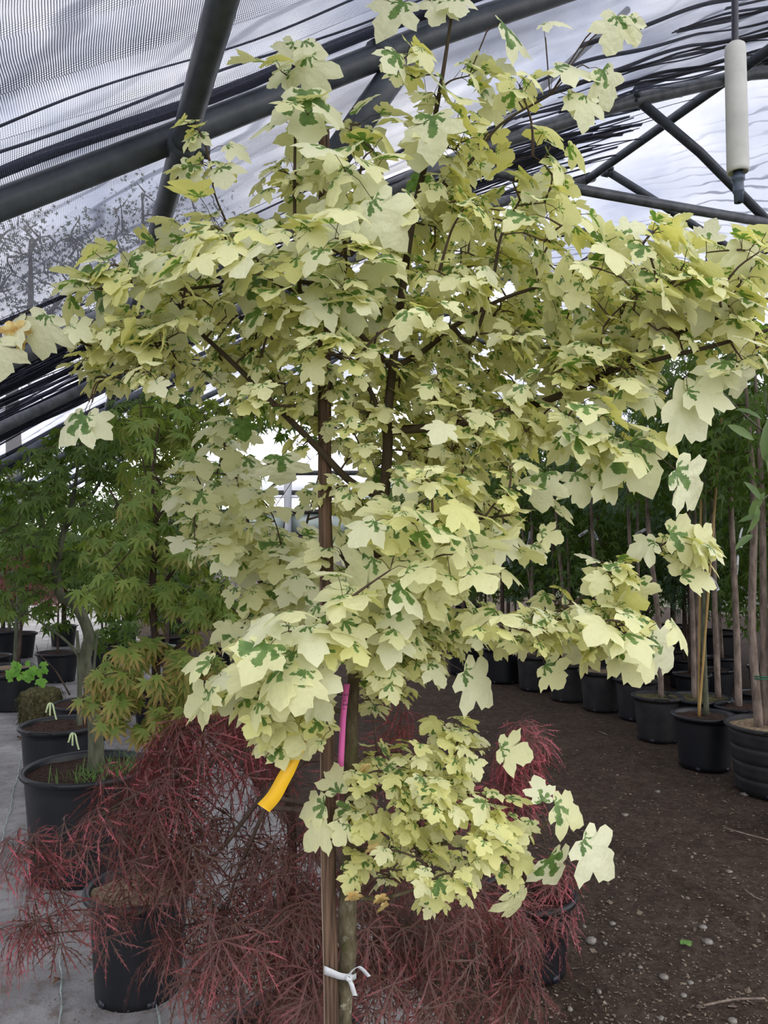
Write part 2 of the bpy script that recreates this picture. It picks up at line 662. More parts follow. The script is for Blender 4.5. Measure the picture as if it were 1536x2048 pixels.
def soilz(U, V_):
    z = -.012 + .008 * vnoise(U, V_, 6, 1) + .006 * vnoise(U, V_, 19, 2) + .004 * vnoise(U, V_, 55, 3)
    X, Y = U * RX[0] + V_ * AX[0], U * RX[1] + V_ * AX[1]
    d = (X - ra[0]) * -rut[1] + (Y - ra[1]) * rut[0]
    d = d + .02 * vnoise(X, Y, 9, 4)
    z = z + .020 * np.exp(-(d / .03) ** 2) * (.6 + .6 * vnoise(X, Y, 14, 5)) - .02 * np.exp(-((d + .07) / .04) ** 2)
    return np.minimum(z, .012)


us = np.concatenate([np.arange(UB, 4.6, .022), np.linspace(4.6, 15, 30)])
vs2 = np.concatenate([np.linspace(-4, .2, 8), np.arange(.25, 5.2, .022), np.linspace(5.25, 24, 70)])
structure(part('ground', hgrid(us, vs2, soilz), M['soil']))
us = np.arange(-2.2, UB + .03, .03)
vs2 = np.concatenate([np.linspace(-4, .9, 8), np.arange(1, 6, .03), np.linspace(6.1, 24, 60)])
floor = structure(part('floor', hgrid(us, vs2, lambda U, V_: .004 + .004 * vnoise(U, V_, 5, 8) + .0025 * vnoise(U, V_, 17, 9)), M['fabric']))
for k in range(-6, 4):
    mb = MB()
    v = np.linspace(1, 18, 300)
    u = k * .30 + .004 * np.sin(v * 9 + k) + .003 * np.sin(v * 31)
    ribbon(mb, UV(0, 0, .0125) + u[:, None] * RX + v[:, None] * AX, .006 + .003 * np.sin(v * 40 + k), RX, .001)
    part('stitch_line', mb, M['stitch'], floor)
mb = MB()
mb.add([[-90, -40, -.06], [90, -40, -.06], [90, 140, -.06], [-90, 140, -.06]], None, [[0, 1, 2, 3]])
structure(part('ground_outside', mb, M['outground']))

# plastic roof skin
us = np.concatenate([np.arange(-2.2, 6.4, .06), np.arange(6.4, 15.05, .2)])
vs2 = np.concatenate([np.arange(.9, 7, .05), np.linspace(7.1, 16, 50)])  # skin stops short of the camera, an unseen opening added for sky light
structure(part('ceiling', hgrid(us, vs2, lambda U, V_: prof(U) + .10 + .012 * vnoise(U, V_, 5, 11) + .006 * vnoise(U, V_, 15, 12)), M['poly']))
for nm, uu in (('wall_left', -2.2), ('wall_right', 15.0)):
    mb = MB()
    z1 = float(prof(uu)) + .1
    v = np.linspace(.9 if uu > 0 else 5.2, 16, 80)  # near bays at left kept open out of view so sky light enters
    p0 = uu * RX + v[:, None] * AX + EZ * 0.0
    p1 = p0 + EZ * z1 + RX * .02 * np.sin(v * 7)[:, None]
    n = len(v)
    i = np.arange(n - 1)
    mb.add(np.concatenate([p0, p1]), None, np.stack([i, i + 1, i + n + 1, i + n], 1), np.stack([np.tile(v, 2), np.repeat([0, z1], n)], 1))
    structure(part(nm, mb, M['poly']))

# shade net under the skin
net = thing('shade_net', UV(1, 2.2, 2.4), 'dark woven shade net stretched under the plastic roof skin', 'netting')


def netz(U, V_):
    z = prof(U) + .055 + .010 * vnoise(U, V_, 3.5, 21)
    for c0, k, amp in ((1.60, .05, .012), (1.78, .02, .014), (1.97, .02, .016), (2.09, .0, .02), (2.75, -.03, .010), (3.3, .03, .014)):
        z -= amp * np.exp(-((V_ - c0 - k * U - .015 * np.sin(U * 5)) / .016) ** 2)
    return z


part('net_sheet', hgrid(np.arange(-2.2, 5.0, .05), np.arange(.92, 3.75, .012), netz), M['net'], net)
r0 = np.random.default_rng(5)


def fold(v0, u0, u1, wid, drop, amp):
    u = np.linspace(u0, u1, 60)
    v = v0 + amp * (np.sin(u * r0.uniform(1, 3) + r0.uniform(0, 6)) + .4 * np.sin(u * r0.uniform(5, 9) + r0.uniform(0, 6)))
    w = wid * (.35 + .65 * np.abs(np.sin(u * r0.uniform(.6, 2.2) + r0.uniform(0, 6))))
    z = prof(u) + .05 - drop + .008 * np.sin(u * 8 + v0 * 30)
    mb = MB()
    c = u[:, None] * RX + v[:, None] * AX + z[:, None] * EZ
    ribbon(mb, c, w, unit(AX * .85 - EZ * .5), .002)
    part('net_fold', mb, M['fold'], net)


for k in range(46):
    fold(r0.normal(4.4, .42), -2.1 + r0.uniform(0, .4), r0.uniform(3.0, 4.05), r0.uniform(.008, .038), r0.uniform(0, .05), .05)
for k in range(60):
    a = r0.uniform(-2, 2.5)
    fold(r0.uniform(3.55, 5.2), a, min(a + r0.uniform(1, 3), 4.0), r0.uniform(.004, .020), r0.uniform(0, .05), .06)
for k in range(16):
    fold(r0.uniform(2.85, 3.8), 1.8 + r0.uniform(0, 1.4), 4.9, r0.uniform(.006, .028), r0.uniform(0, .03), .03)
for k in range(14):
    fold(r0.normal(5.75, .18), -2.1, r0.uniform(.3, 2.2), r0.uniform(.012, .05), r0.uniform(0, .04), .04)
for k in range(10):
    fold(r0.normal(7.2, .25), -2.1, r0.uniform(.3, 1.8), r0.uniform(.02, .07), r0.uniform(0, .04), .05)
fold(2.15, -2.1, 4.5, .045, -.01, .004)
fold(2.06, -2.1, 2.6, .007, -.015, .012)
fold(1.93, -2.1, 1.2, .007, -.005, .014)

# steel frame
frame = thing('tunnel_frame', UV(1, 3.8, 2.5), 'dark steel tube frame of arches, purlins and braces under the roof', 'frame')


def fpart(name, pts, r, mat='steel', n=14):
    mb = MB()
    tube(mb, pts, r, n)
    return part(name, mb, M[mat], frame)


def arch(v, u0, u1, r, mat='steel', dz=0.0):
    u = np.linspace(u0, u1, 50)
    return fpart('arch', u[:, None] * RX + v * AX + (prof(u) - dz)[:, None] * EZ, r, mat)


def clamp(p, d, r):
    mb = MB()
    d = unit(d)
    tube(mb, [np.asarray(p) - d * .025, np.asarray(p) + d * .025], r, 14)
    s = unit(np.cross(d, EZ))
    box(mb, np.asarray(p) + s * (r + .012) - EZ * .01, (.02, .018, .012), s, d, np.cross(s, d))
    tube(mb, [p + s * (r + .01) - EZ * .05, p + s * (r + .01) + EZ * .03], .007, 8)
    return part('clamp', mb, M['steel'], frame)


arch(V1, -2.2, 4.2, .040)
arch(V2, -2.2, 4.55, .044, 'steelworn')
arch(V3, -2.2, 4.1, .042, 'steelworn')
for v in (6.9, 8.5, 10.1, 11.7, 13.3):
    arch(v, -2.2, 14.9, .036)
for v in (V1, V2, V3, 6.9, 8.5, 10.1, 11.7, 13.3):
    fpart('leg', [UV(-2.18, v, -.05), UV(-2.18, v, float(prof(-2.18)))], .036)
pp = T(365, 288, V1 - .07)
up, zp = pp.dot(RX), pp[2]
vv = np.linspace(.95, 21, 30)
fpart('purlin', np.array([UV(up, v, zp) for v in vv]), .033)
clamp(UV(up, V1 - .07, zp), AX, .041)
pq = T(1453, 160, V2 - .02)
uq, zq = pq.dot(RX), pq[2]
fpart('purlin', np.array([UV(uq, v, zq) for v in vv[3:]]), .034)
for uu in (-1.4, 7.5, 9.5):
    fpart('purlin', np.array([UV(uu, v, float(prof(uu)) - .06) for v in vv[5:]]), .028)
fpart('tie_bar', [T(893, 322, V2), T(1110, 370, V2), T(1330, 410, V2), T(1620, 460, V2)], .032, 'steelworn')
fpart('brace', [T(1262, 188, V2), T(1400, 305, V2), T(1536, 443, V2)], .030)
clamp(T(1264, 195, V2), unit(T(1400, 305, V2) - T(1262, 188, V2)), .034)
fpart('brace', [T(1208, 338, V3), T(1300, 395, V3), T(1560, 560, V3)], .034)
clamp(T(1212, 342, V3), RX, .05)
clamp(T(905, 330, V2), RX, .05)
fpart('brace', [T(905, -30, V1 + .02), T(842, 75, V1 + .02), T(768, 175, V1 + .02), T(660, 330, V1 + .02)], .045)
clamp(T(762, 110, V1), EZ, .05)
fpart('brace', [T(905, 335, V2), T(1000, 250, V2), T(1255, 20, V2)], .022)
fpart('arch_end', smoothline([T(1500, 122, V2), T(1528, 117, V2), T(1548, 128, V2), T(1556, 160, V2)], 6), .046, 'steelworn')
fpart('tie_bar', [T(1000, 655, 6.9), T(1180, 690, 6.9), T(1300, 712, 6.9)], .035)
fpart('brace', [T(1160, 545, 6.9), T(1250, 625, 6.9)], .035)

# hanging sprinkler
c0 = P(1476, 345, 1.75)
sx_, sy_ = c0[0], c0[1]
zt = P(1472, 88, 1.75)[2]
zb = P(1476, 346, 1.75)[2]
zn = P(1478, 405, 1.75)[2]
spr = thing('hanging_sprinkler', (sx_, sy_, zb), 'grey white weighted sprinkler drop hanging from a thin dark hose', 'sprinkler')
mb = MB()
lathe(mb, [(.004, zt), (.016, zt), (.0225, zt - .006), (.0235, zt - .02), (.0245, zb + .01), (.0235, zb + .002), (.020, zb), (.012, zb + .01)], (sx_, sy_, 0), 28)
part('weight', mb, M['weight'], spr)
zroof = float(prof(np.array([sx_, sy_, 0]).dot(RX))) + .05
mb = MB()
tube(mb, [(sx_, sy_, zb - .005), (sx_, sy_, zt), (sx_ + .004, sy_, zt + .2), (sx_, sy_, zroof)], .0078, 12)
part('hose', mb, M['hose'], spr)
mb = MB()
h = zb - zn
lathe(mb, [(.010, zb + .012), (.0105, zb - .1 * h), (.015, zb - .12 * h), (.015, zb - .26 * h), (.012, zb - .3 * h), (.012, zb - .58 * h), (.0135, zb - .6 * h), (.0125, zb - .66 * h), (.0105, zb - .7 * h), (.0100, zn), (.004, zn)], (sx_, sy_, 0), 20)
part('nozzle', mb, M['nozzle'], spr)

# ------------------------------------------------------------------ leaf templates
HALF = [(0, 0), (.10, -.06), (.24, -.09), (.36, -.05), (.43, .05), (.36, .11), (.32, .15), (.45, .17), (.58, .25), (.61, .36),
        (.66, .47), (.54, .475), (.42, .51), (.285, .475), (.31, .58), (.33, .69), (.235, .735), (.165, .83), (0, .94)]


def maple_template(seed, ring=True):
    r = np.random.default_rng(seed)
    j = lambda: r.normal(0, .014)
    R = [(x + j(), y + j()) for x, y in HALF[1:-1]]
    Lf = [(-x + j(), y + j()) for x, y in HALF[1:-1]]
    tip = (r.normal(0, .03), .95 + r.normal(0, .03))
    o = np.array([(0, 0)] + R + [tip] + Lf[::-1])
    c = np.array([0, .14])
    n = len(o)
    droop, cup, tw, fold_ = r.uniform(.10, .55), r.uniform(-.1, .75), r.uniform(-.25, .25), r.uniform(.0, .35)
    ph = r.uniform(0, 6.3)

    def lift(p):
        x, y = p[:, 0], p[:, 1] - .1
        rr = np.sqrt(x * x + y * y)
        a = np.arctan2(y, x)
        return -droop * np.maximum(y, 0) ** 2 - cup * x * x + fold_ * np.abs(x) * .5 + tw * x * y + .02 * rr * np.sin(5 * a + ph)

    if ring:
        mid = c + (o - c) * .55
        p = np.concatenate([[c], mid, o])
        i = np.arange(n)
        k = (i + 1) % n
        tris = np.stack([np.zeros(n, int), 1 + i, 1 + k], 1)
        quads = np.stack([1 + i, 1 + n + i, 1 + n + k, 1 + k], 1)
    else:
        p = np.concatenate([[c], o])
        i = np.arange(n)
        tris = np.stack([np.zeros(n, int), 1 + i, 1 + (i + 1) % n], 1)
        quads = None
    return np.column_stack([p, lift(p)]), tris, quads, p, r.uniform()


def star_template(seed, lobes=7, sinus=.30, wide=.13, shoulders=True, spread=232):
    r = np.random.default_rng(seed)
    ang = np.linspace(-spread / 2, spread / 2, lobes)
    pts = [(0, 0, 0)]
    col = [0.0]
    dro = r.uniform(.15, .6)

    def put(a, rad):
        a = math.radians(90 - a)
        pts.append((rad * math.cos(a), rad * math.sin(a), -dro * rad * rad + r.normal(0, .015)))
        col.append(rad)

    put(-spread / 2 - 28, .10)
    for i, a in enumerate(ang):
        L = (1.0 - .62 * (abs(a) / (spread / 2)) ** 1.7) * r.uniform(.92, 1.05)
        a = a + r.normal(0, 3)
        if shoulders:
            w = math.degrees(wide * L / (.5 * L))
            put(a - w, .5 * L)
        put(a, L)
        if shoulders:
            put(a + w, .5 * L)
        if i < lobes - 1:
            put((a + ang[i + 1]) / 2, sinus * (1 - .4 * abs((a + ang[i + 1]) / spread)))
    put(spread / 2 + 28, .10)
    n = len(pts) - 1
    tris = np.stack([np.zeros(n, int), 1 + np.arange(n), 1 + (np.arange(n) + 1) % n], 1)[:, ::-1]
    p = np.array(pts)
    return p, tris, None, np.stack([np.zeros(n + 1), np.array(col)], 1), r.uniform()


def lace_template(seed):
    r = np.random.default_rng(seed)
    V_, Tt, U_ = [], [], []

    def tri(a, b, c, ra, rb, rc):
        k = len(V_)
        V_.extend([a, b, c])
        Tt.append([k, k + 1, k + 2])
        U_.extend([(0, ra), (0, rb), (0, rc)])

    dro = r.uniform(.25, .75)
    lift = lambda x, y: (x, y, -dro * (x * x + y * y))
    for a in (0, 30, -30, 62, -62, 98, -98):
        a2 = math.radians(90 - a + r.normal(0, 5))
        L = (1 - .45 * (abs(a) / 98) ** 1.5) * r.uniform(.9, 1.08)
        d = np.array([math.cos(a2), math.sin(a2)])
        n = np.array([-d[1], d[0]])
        bend = r.normal(0, .12)
        ax = lambda t: d * t * L + n * bend * t * t * L
        for t0, t1, w0, w1 in ((0, .5, .007, .019), (.5, 1, .019, 0)):
            A, B = ax(t0), ax(t1)
            p = [lift(*(A - n * w0)), lift(*(A + n * w0)), lift(*(B + n * w1)), lift(*(B - n * w1))]
            tri(p[0], p[1], p[2], t0, t0, t1)
            if w1:
                tri(p[0], p[2], p[3], t0, t1, t1)
        for t in (.30, .45, .60, .75):
            for sgn in (-1, 1):
                A, A2 = ax(t), ax(t + .045)
                ln = .27 * L * (1.05 - t) * r.uniform(.8, 1.2)
                B = A + (d * .90 + n * sgn * .48) * ln
                tri(lift(*A), lift(*A2), lift(*B), t, t, t + .25)
    return np.array(V_), np.array(Tt), None, np.array(U_) - np.array([0, 1.0]), r.uniform()


def pinnate_template(seed):
    r = np.random.default_rng(seed)
    V_, Tt = [], []
    for k in range(6):
        y = .12 + .15 * k
        for s in ((-1, 1) if k < 5 else (0,)):
            d = unit(np.array([s * .9, .55, -.15]))
            b = np.array([0, y, -.15 * y * y])
            n = unit(np.cross(d, [0, 0, 1]))
            L = .30
            i = len(V_)
            V_.extend([b, b + d * L * .5 + n * .065, b + d * L, b + d * L * .5 - n * .065])
            Tt.extend([[i, i + 1, i + 2], [i, i + 2, i + 3]])
    v = np.array(V_)
    return v, np.array(Tt), None, np.stack([v[:, 0], v[:, 1]], 1), r.uniform()


def lance_template(seed):
    r = np.random.default_rng(seed)
    y = np.array([0, .2, .5, .8, 1])
    w = np.array([.01, .11, .15, .10, .0])
    dro = r.uniform(.1, .6)
    z = -dro * y * y
    v = np.concatenate([np.stack([-w, y, z + w * .5], 1), np.stack([0 * w, y, z], 1), np.stack([w, y, z + w * .5], 1)])
    q = [[a * 5 + i, a * 5 + i + 1, a * 5 + i + 6, a * 5 + i + 5][::-1] for a in (0, 1) for i in range(4)]
    return v, None, np.array(q), np.stack([v[:, 0], v[:, 1]], 1), r.uniform()


# variegated variants: (template, green, tint)
GREENS = [0, .25, .45, .6, .75, .9, 1.0, .35]
VAR, VARLO = [], []
for k in range(24):
    VAR.append((maple_template(100 + k, True), GREENS[k % 8], (k % 3) / 2.0))
    VARLO.append((maple_template(100 + k, False), GREENS[k % 8], (k % 3) / 2.0))
GREENLEAF = (maple_template(99, True), 3.2, 0.0)      # the odd leaf reverted to plain green
KIND = {
    'maple': [star_template(k, 7) for k in range(8)],
    'mapletiny': [star_template(40 + k, 5, .34, .13, False) for k in range(6)],
    'lace': [lace_template(k) for k in range(10)],
    'pinnate': [pinnate_template(k) for k in range(3)],
    'lance': [lance_template(k) for k in range(4)],
    'broad': [maple_template(300 + k, False) for k in range(4)],
}


def leafmat(base, tipdir, normal, size):
    y = unit(tipdir)
    z = unit(np.asarray(normal) - y * np.dot(normal, y))
    x = np.cross(y, z)
    m = np.eye(4)
    m[:3, 0], m[:3, 1], m[:3, 2], m[:3, 3] = x * size, y * size, z * size, base
    return m


def add_leaf(mb, tpl, m, **at):
    v, t, q, uv, rnd = tpl
    mb.add(v @ m[:3, :3].T + m[:3, 3], t, q, uv, **{**dict(rnd=rnd), **at})


# ------------------------------------------------------------------ growing plants
class Plant:
    """Branch skeleton: traced limbs first, then twigs that reach every foliage point from the nearest wood."""

    def __init__(s):
        s.pos, s.limbs, s.twigs, s.tips = [], [], [], []

    def limb(s, pts, rad, name='branch', n=8):
        p = smoothline(pts, n)
        s.limbs.append((name, p, np.interp(np.linspace(0, 1, len(p)), np.linspace(0, 1, len(rad)), rad)))
        s.pos.extend(p)
        return p

    def join(s, p):                                     # the nearest wood to p
        a = np.array(s.pos)
        return a[np.argmin(((a - p) ** 2).sum(1))]

    def grow(s, targets, r=.0022, lift=.25, up=1.0):
        tg = np.array(targets)
        a = np.array(s.pos)
        d = np.full(len(tg), 1e9)
        for k in range(0, len(a), 400):
            d = np.minimum(d, np.sqrt(((tg[:, None] - a[None, k:k + 400]) ** 2).sum(2)).min(1))
        for i in np.argsort(d):
            t = tg[i]
            a = np.array(s.pos)
            dv = t - a
            dist = np.sqrt((dv ** 2).sum(1))
            cost = dist * (1 + .35 * np.maximum(0, -dv[:, 2] / (dist + 1e-6)))
            j = int(np.argmin(cost))
            b, L = a[j], dist[j]
            mid = b + (t - b) * .5 + EZ * lift * .25 * L + rng.normal(0, .05, 3) * L
            p = smoothline([b, mid, t], 3)
            s.twigs.append((p, r * (1 + min(1.5, L * 4)), r * .7))
            s.pos.extend(p[2:])
            s.tips.append((t, unit(p[-1] - p[-2]), i))

    def wood(s, root, mats, twigmat, n=10, twig_n=4):
        for name, p, r in s.limbs:
            mb = MB()
            tube(mb, p, r, n)
            part(name, mb, mats, root)
        mb = MB()
        for p, r1, r2 in s.twigs:
            tube(mb, p, np.linspace(r1, r2, len(p)), twig_n, False)
        s.twigmb = mb
        s.root, s.twigmat = root, twigmat

    def close(s, name='twigs'):
        if s.twigmb.n:
            part(name, s.twigmb, s.twigmat, s.root, 'stuff')


def blobs_to_targets(bl, deep=.0):
    """(px, py, rx, ry, distance, spread, count, size px) -> points in space, sizes in metres"""
    out, siz, idx = [], [], []
    for k, b in enumerate(bl):
        px, py, rx, ry, d, dd, n, sp = b[:8]
        for _ in range(n):
            a, q = rng.uniform(0, 6.283), math.sqrt(rng.uniform())
            dist = d + rng.normal(0, dd)
            if n >= 8 and rng.uniform() < deep:
                dist += rng.uniform(.2, .5)
            out.append(P(px + rx * q * math.cos(a), py + ry * q * math.sin(a), dist))
            siz.append(sp * d / F)
            idx.append(k)
    return np.array(out), np.array(siz), idx


def cluster(tip, dirv, axis, size, k, droop=(.3, 1.3), stem=.65):
    """k leaves in opposite pairs round a twig's end -> (stem start, blade base, tip direction, normal, size)"""
    out = []
    d = unit(dirv)
    e1 = unit(np.cross(d, EZ + .01))
    e2 = np.cross(d, e1)
    a0 = rng.uniform(0, 6.283)
    for i in range(k):
        a = a0 + math.pi * i + (math.pi / 2) * (i // 2) + rng.normal(0, .25)
        back = (i // 2) * size * .35
        start = tip - d * back
        radial = e1 * math.cos(a) + e2 * math.sin(a)
        out_ = np.array([tip[0] - axis[0], tip[1] - axis[1], 0])
        pd = unit(radial + d * .5 + EZ * .25 + unit(out_) * .45)
        s = size * rng.uniform(.65, 1.15)
        base = start + pd * s * stem * rng.uniform(.5, 1.2)
        h = unit(np.array([pd[0], pd[1], pd[2] * .2]))
        td = unit(h - EZ * rng.uniform(*droop) + rng.normal(0, .18, 3))
        nr = EZ + unit(out_) * .5 + rng.normal(0, .28, 3)
        out.append((start, base, td, nr, s))
    return out


def petiole(mb, a, b, r=.0007):
    m = (a + b) / 2 + EZ * .12 * np.linalg.norm(b - a)
    tube(mb, np.array([a, m, b]), r, 3, False)


def show_largest(leaves, limit):
    """Order leaves by how much of them shows: size over distance, behind-hidden ones last."""
    c = np.array([np.asarray(b) + np.asarray(td) * s * .4 for (_, b, td, nr, s) in leaves])
    x, y, f = proj(c)
    sz = np.array([l[4] for l in leaves]) * F / f
    g = np.zeros((2048 // 8 + 60, 1536 // 8 + 60))
    vis = np.zeros(len(leaves))
    for i in np.argsort(f):
        r = int(max(1, sz[i] * .36 / 8))
        cx, cy = int(x[i] / 8) + 20, int(y[i] / 8) + 20
        if 20 - r <= cx < g.shape[1] - 40 + r and 20 - r <= cy < g.shape[0] - 40 + r and cx - r >= 0 and cy - r >= 0:
            w = g[cy - r:cy + r + 1, cx - r:cx + r + 1]
            vis[i] = (w == 0).sum()
            w[:] = 1
    order = np.argsort(-vis)
    return set(order[:limit].tolist())


def leaf_objects(root, leaves, meshes, pick, chosen):
    o0 = root_of(root)
    for i in chosen:
        _, b, td, nr, s = leaves[i]
        m = leafmat(b - o0, td, nr, s)
        ob = bpy.data.objects.new('leaf', meshes[pick[i]])
        COL.objects.link(ob)
        ob.parent = root
        ob.matrix_basis = Matrix(m.tolist())


def var_mesh(k, cache={}):
    if k not in cache:
        tpl, g, t = VAR[k] if k < len(VAR) else GREENLEAF
        mb = MB()
        add_leaf(mb, tpl, np.eye(4), green=g, tint=t)
        cache[k] = mb.mesh('leaf', M['varleaf'])
    return cache[k]


def pick_variant(g, t):
    c = [i for i in range(24)]
    return min(c, key=lambda i: abs(VAR[i][1] - g) * 1.5 + abs(VAR[i][2] - t) * .7 + rng.uniform(0, .35))


def foliate_variegated(pl, root, axis, leaves, tints, limit=300):
    pick = [pick_variant(min(1, abs(rng.normal(.42, .32))) if g is None else g, t) for g, t in tints]
    for i, (g, t) in enumerate(tints):
        if g is not None and g > 1.5:
            pick[i] = 24
    chosen = show_largest(leaves, limit)
    mb = MB()
    for i, l in enumerate(leaves):
        petiole(pl.twigmb, l[0], l[1])
        if i not in chosen:
            tpl, g, t = VARLO[pick[i]] if pick[i] < 24 else GREENLEAF
            add_leaf(mb, tpl, leafmat(l[1], l[2], l[3], l[4]), green=g, tint=t)
    part('foliage', mb, M['varleaf'], root, 'stuff')
    leaf_objects(root, leaves, {k: var_mesh(k) for k in set(pick)}, pick, chosen)


# ------------------------------------------------------------------ the big variegated maple
D0 = 1.6
base = P(690, 2592, D0)
base[2] = 0
maple = thing('variegated_maple', tuple(base), 'cream and green variegated maple tied to a wooden stake, largest in the scene', 'tree')
pl = Plant()
tp = [(690, 2585), (689, 2300), (684, 2048), (690, 1960), (697, 1900), (694, 1860), (698, 1750), (703, 1600), (702, 1450), (712, 1330),
      (737, 1200), (762, 1050), (775, 900), (776, 820), (797, 640), (825, 440), (850, 330), (880, 180), (905, 20), (915, -60)]
q = [P(x, y, D0 - max(0, 900 - y) * .00012) for x, y in tp]
q[0][2] = .0
q[0] = np.array([q[0][0], q[0][1], -.03])
rad = [.022, .021, .020, .0185, .0165, .0195, .0175, .0145, .0140, .0128, .0120, .0115, .0110, .0098, .0085, .007, .006, .0045, .003, .0018]
trunk = pl.limb(q, rad, 'trunk', 6)
LIMBS = [
    ([(764, 1005), (700, 962), (635, 895), (545, 805), (470, 730), (400, 665), (330, 600)], 1.6, 1.42, .0085, .003),
    ([(775, 885), (745, 790), (705, 735), (640, 690)], 1.6, 1.55, .006, .003),
    ([(786, 745), (740, 690), (690, 640), (600, 585), (500, 560)], 1.6, 1.4, .007, .003),
    ([(776, 860), (900, 850), (1050, 815), (1150, 778), (1225, 738), (1300, 690), (1420, 640), (1560, 590)], 1.6, 1.4, .0095, .004),
    ([(1215, 742), (1330, 715), (1440, 688), (1570, 650)], 1.46, 1.35, .005, .003),
    ([(788, 735), (850, 700), (905, 655), (1000, 600), (1120, 560)], 1.6, 1.55, .007, .003),
    ([(905, 655), (945, 740 - 60), (985, 560), (1003, 470), (1040, 400)], 1.57, 1.5, .005, .002),
    ([(828, 430), (870, 390), (940, 325), (1000, 250), (1100, 190)], 1.55, 1.5, .005, .002),
    ([(735, 1215), (800, 1255), (900, 1258), (1000, 1242), (1110, 1225), (1230, 1150), (1340, 1080)], 1.6, 1.48, .0065, .002),
    ([(702, 1796), (760, 1798), (820, 1782), (900, 1760)], 1.6, 1.5, .005, .002),
    ([(703, 1610), (800, 1560), (900, 1510), (990, 1495)], 1.6, 1.5, .005, .002),
    ([(702, 1700), (850, 1690), (980, 1680), (1055, 1672), (1100, 1640)], 1.6, 1.45, .005, .002),
    ([(715, 1310), (640, 1290), (560, 1275), (490, 1320)], 1.6, 1.42, .005, .002),
    ([(704, 1420), (610, 1405), (520, 1395), (440, 1400)], 1.6, 1.45, .005, .002),
    ([(800, 640), (700, 585), (560, 560), (400, 575), (240, 590)], 1.57, 1.38, .006, .002),
    ([(690, 640), (690, 540), (688, 470), (690, 400), (700, 330)], 1.42, 1.4, .004, .002),
    ([(600, 585), (590, 450), (590, 300), (595, 180), (605, 90)], 1.45, 1.42, .004, .0015),
    ([(400, 665), (300, 690), (230, 700), (150, 680), (60, 620)], 1.45, 1.3, .004, .0015),
    ([(760, 1060), (830, 1040), (930, 1040), (1020, 1030)], 1.6, 1.48, .005, .002),
    ([(745, 1160), (700, 1130), (680, 1110)], 1.6, 1.45, .005, .002),
]
for pts, d1, d2, r1, r2 in LIMBS:
    n = len(pts)
    p = [P(x, y, d1 + (d2 - d1) * i / (n - 1)) for i, (x, y) in enumerate(pts)]
    p[0] = pl.join(p[0])
    pl.limb(p, [r1, r2], 'branch', 6)

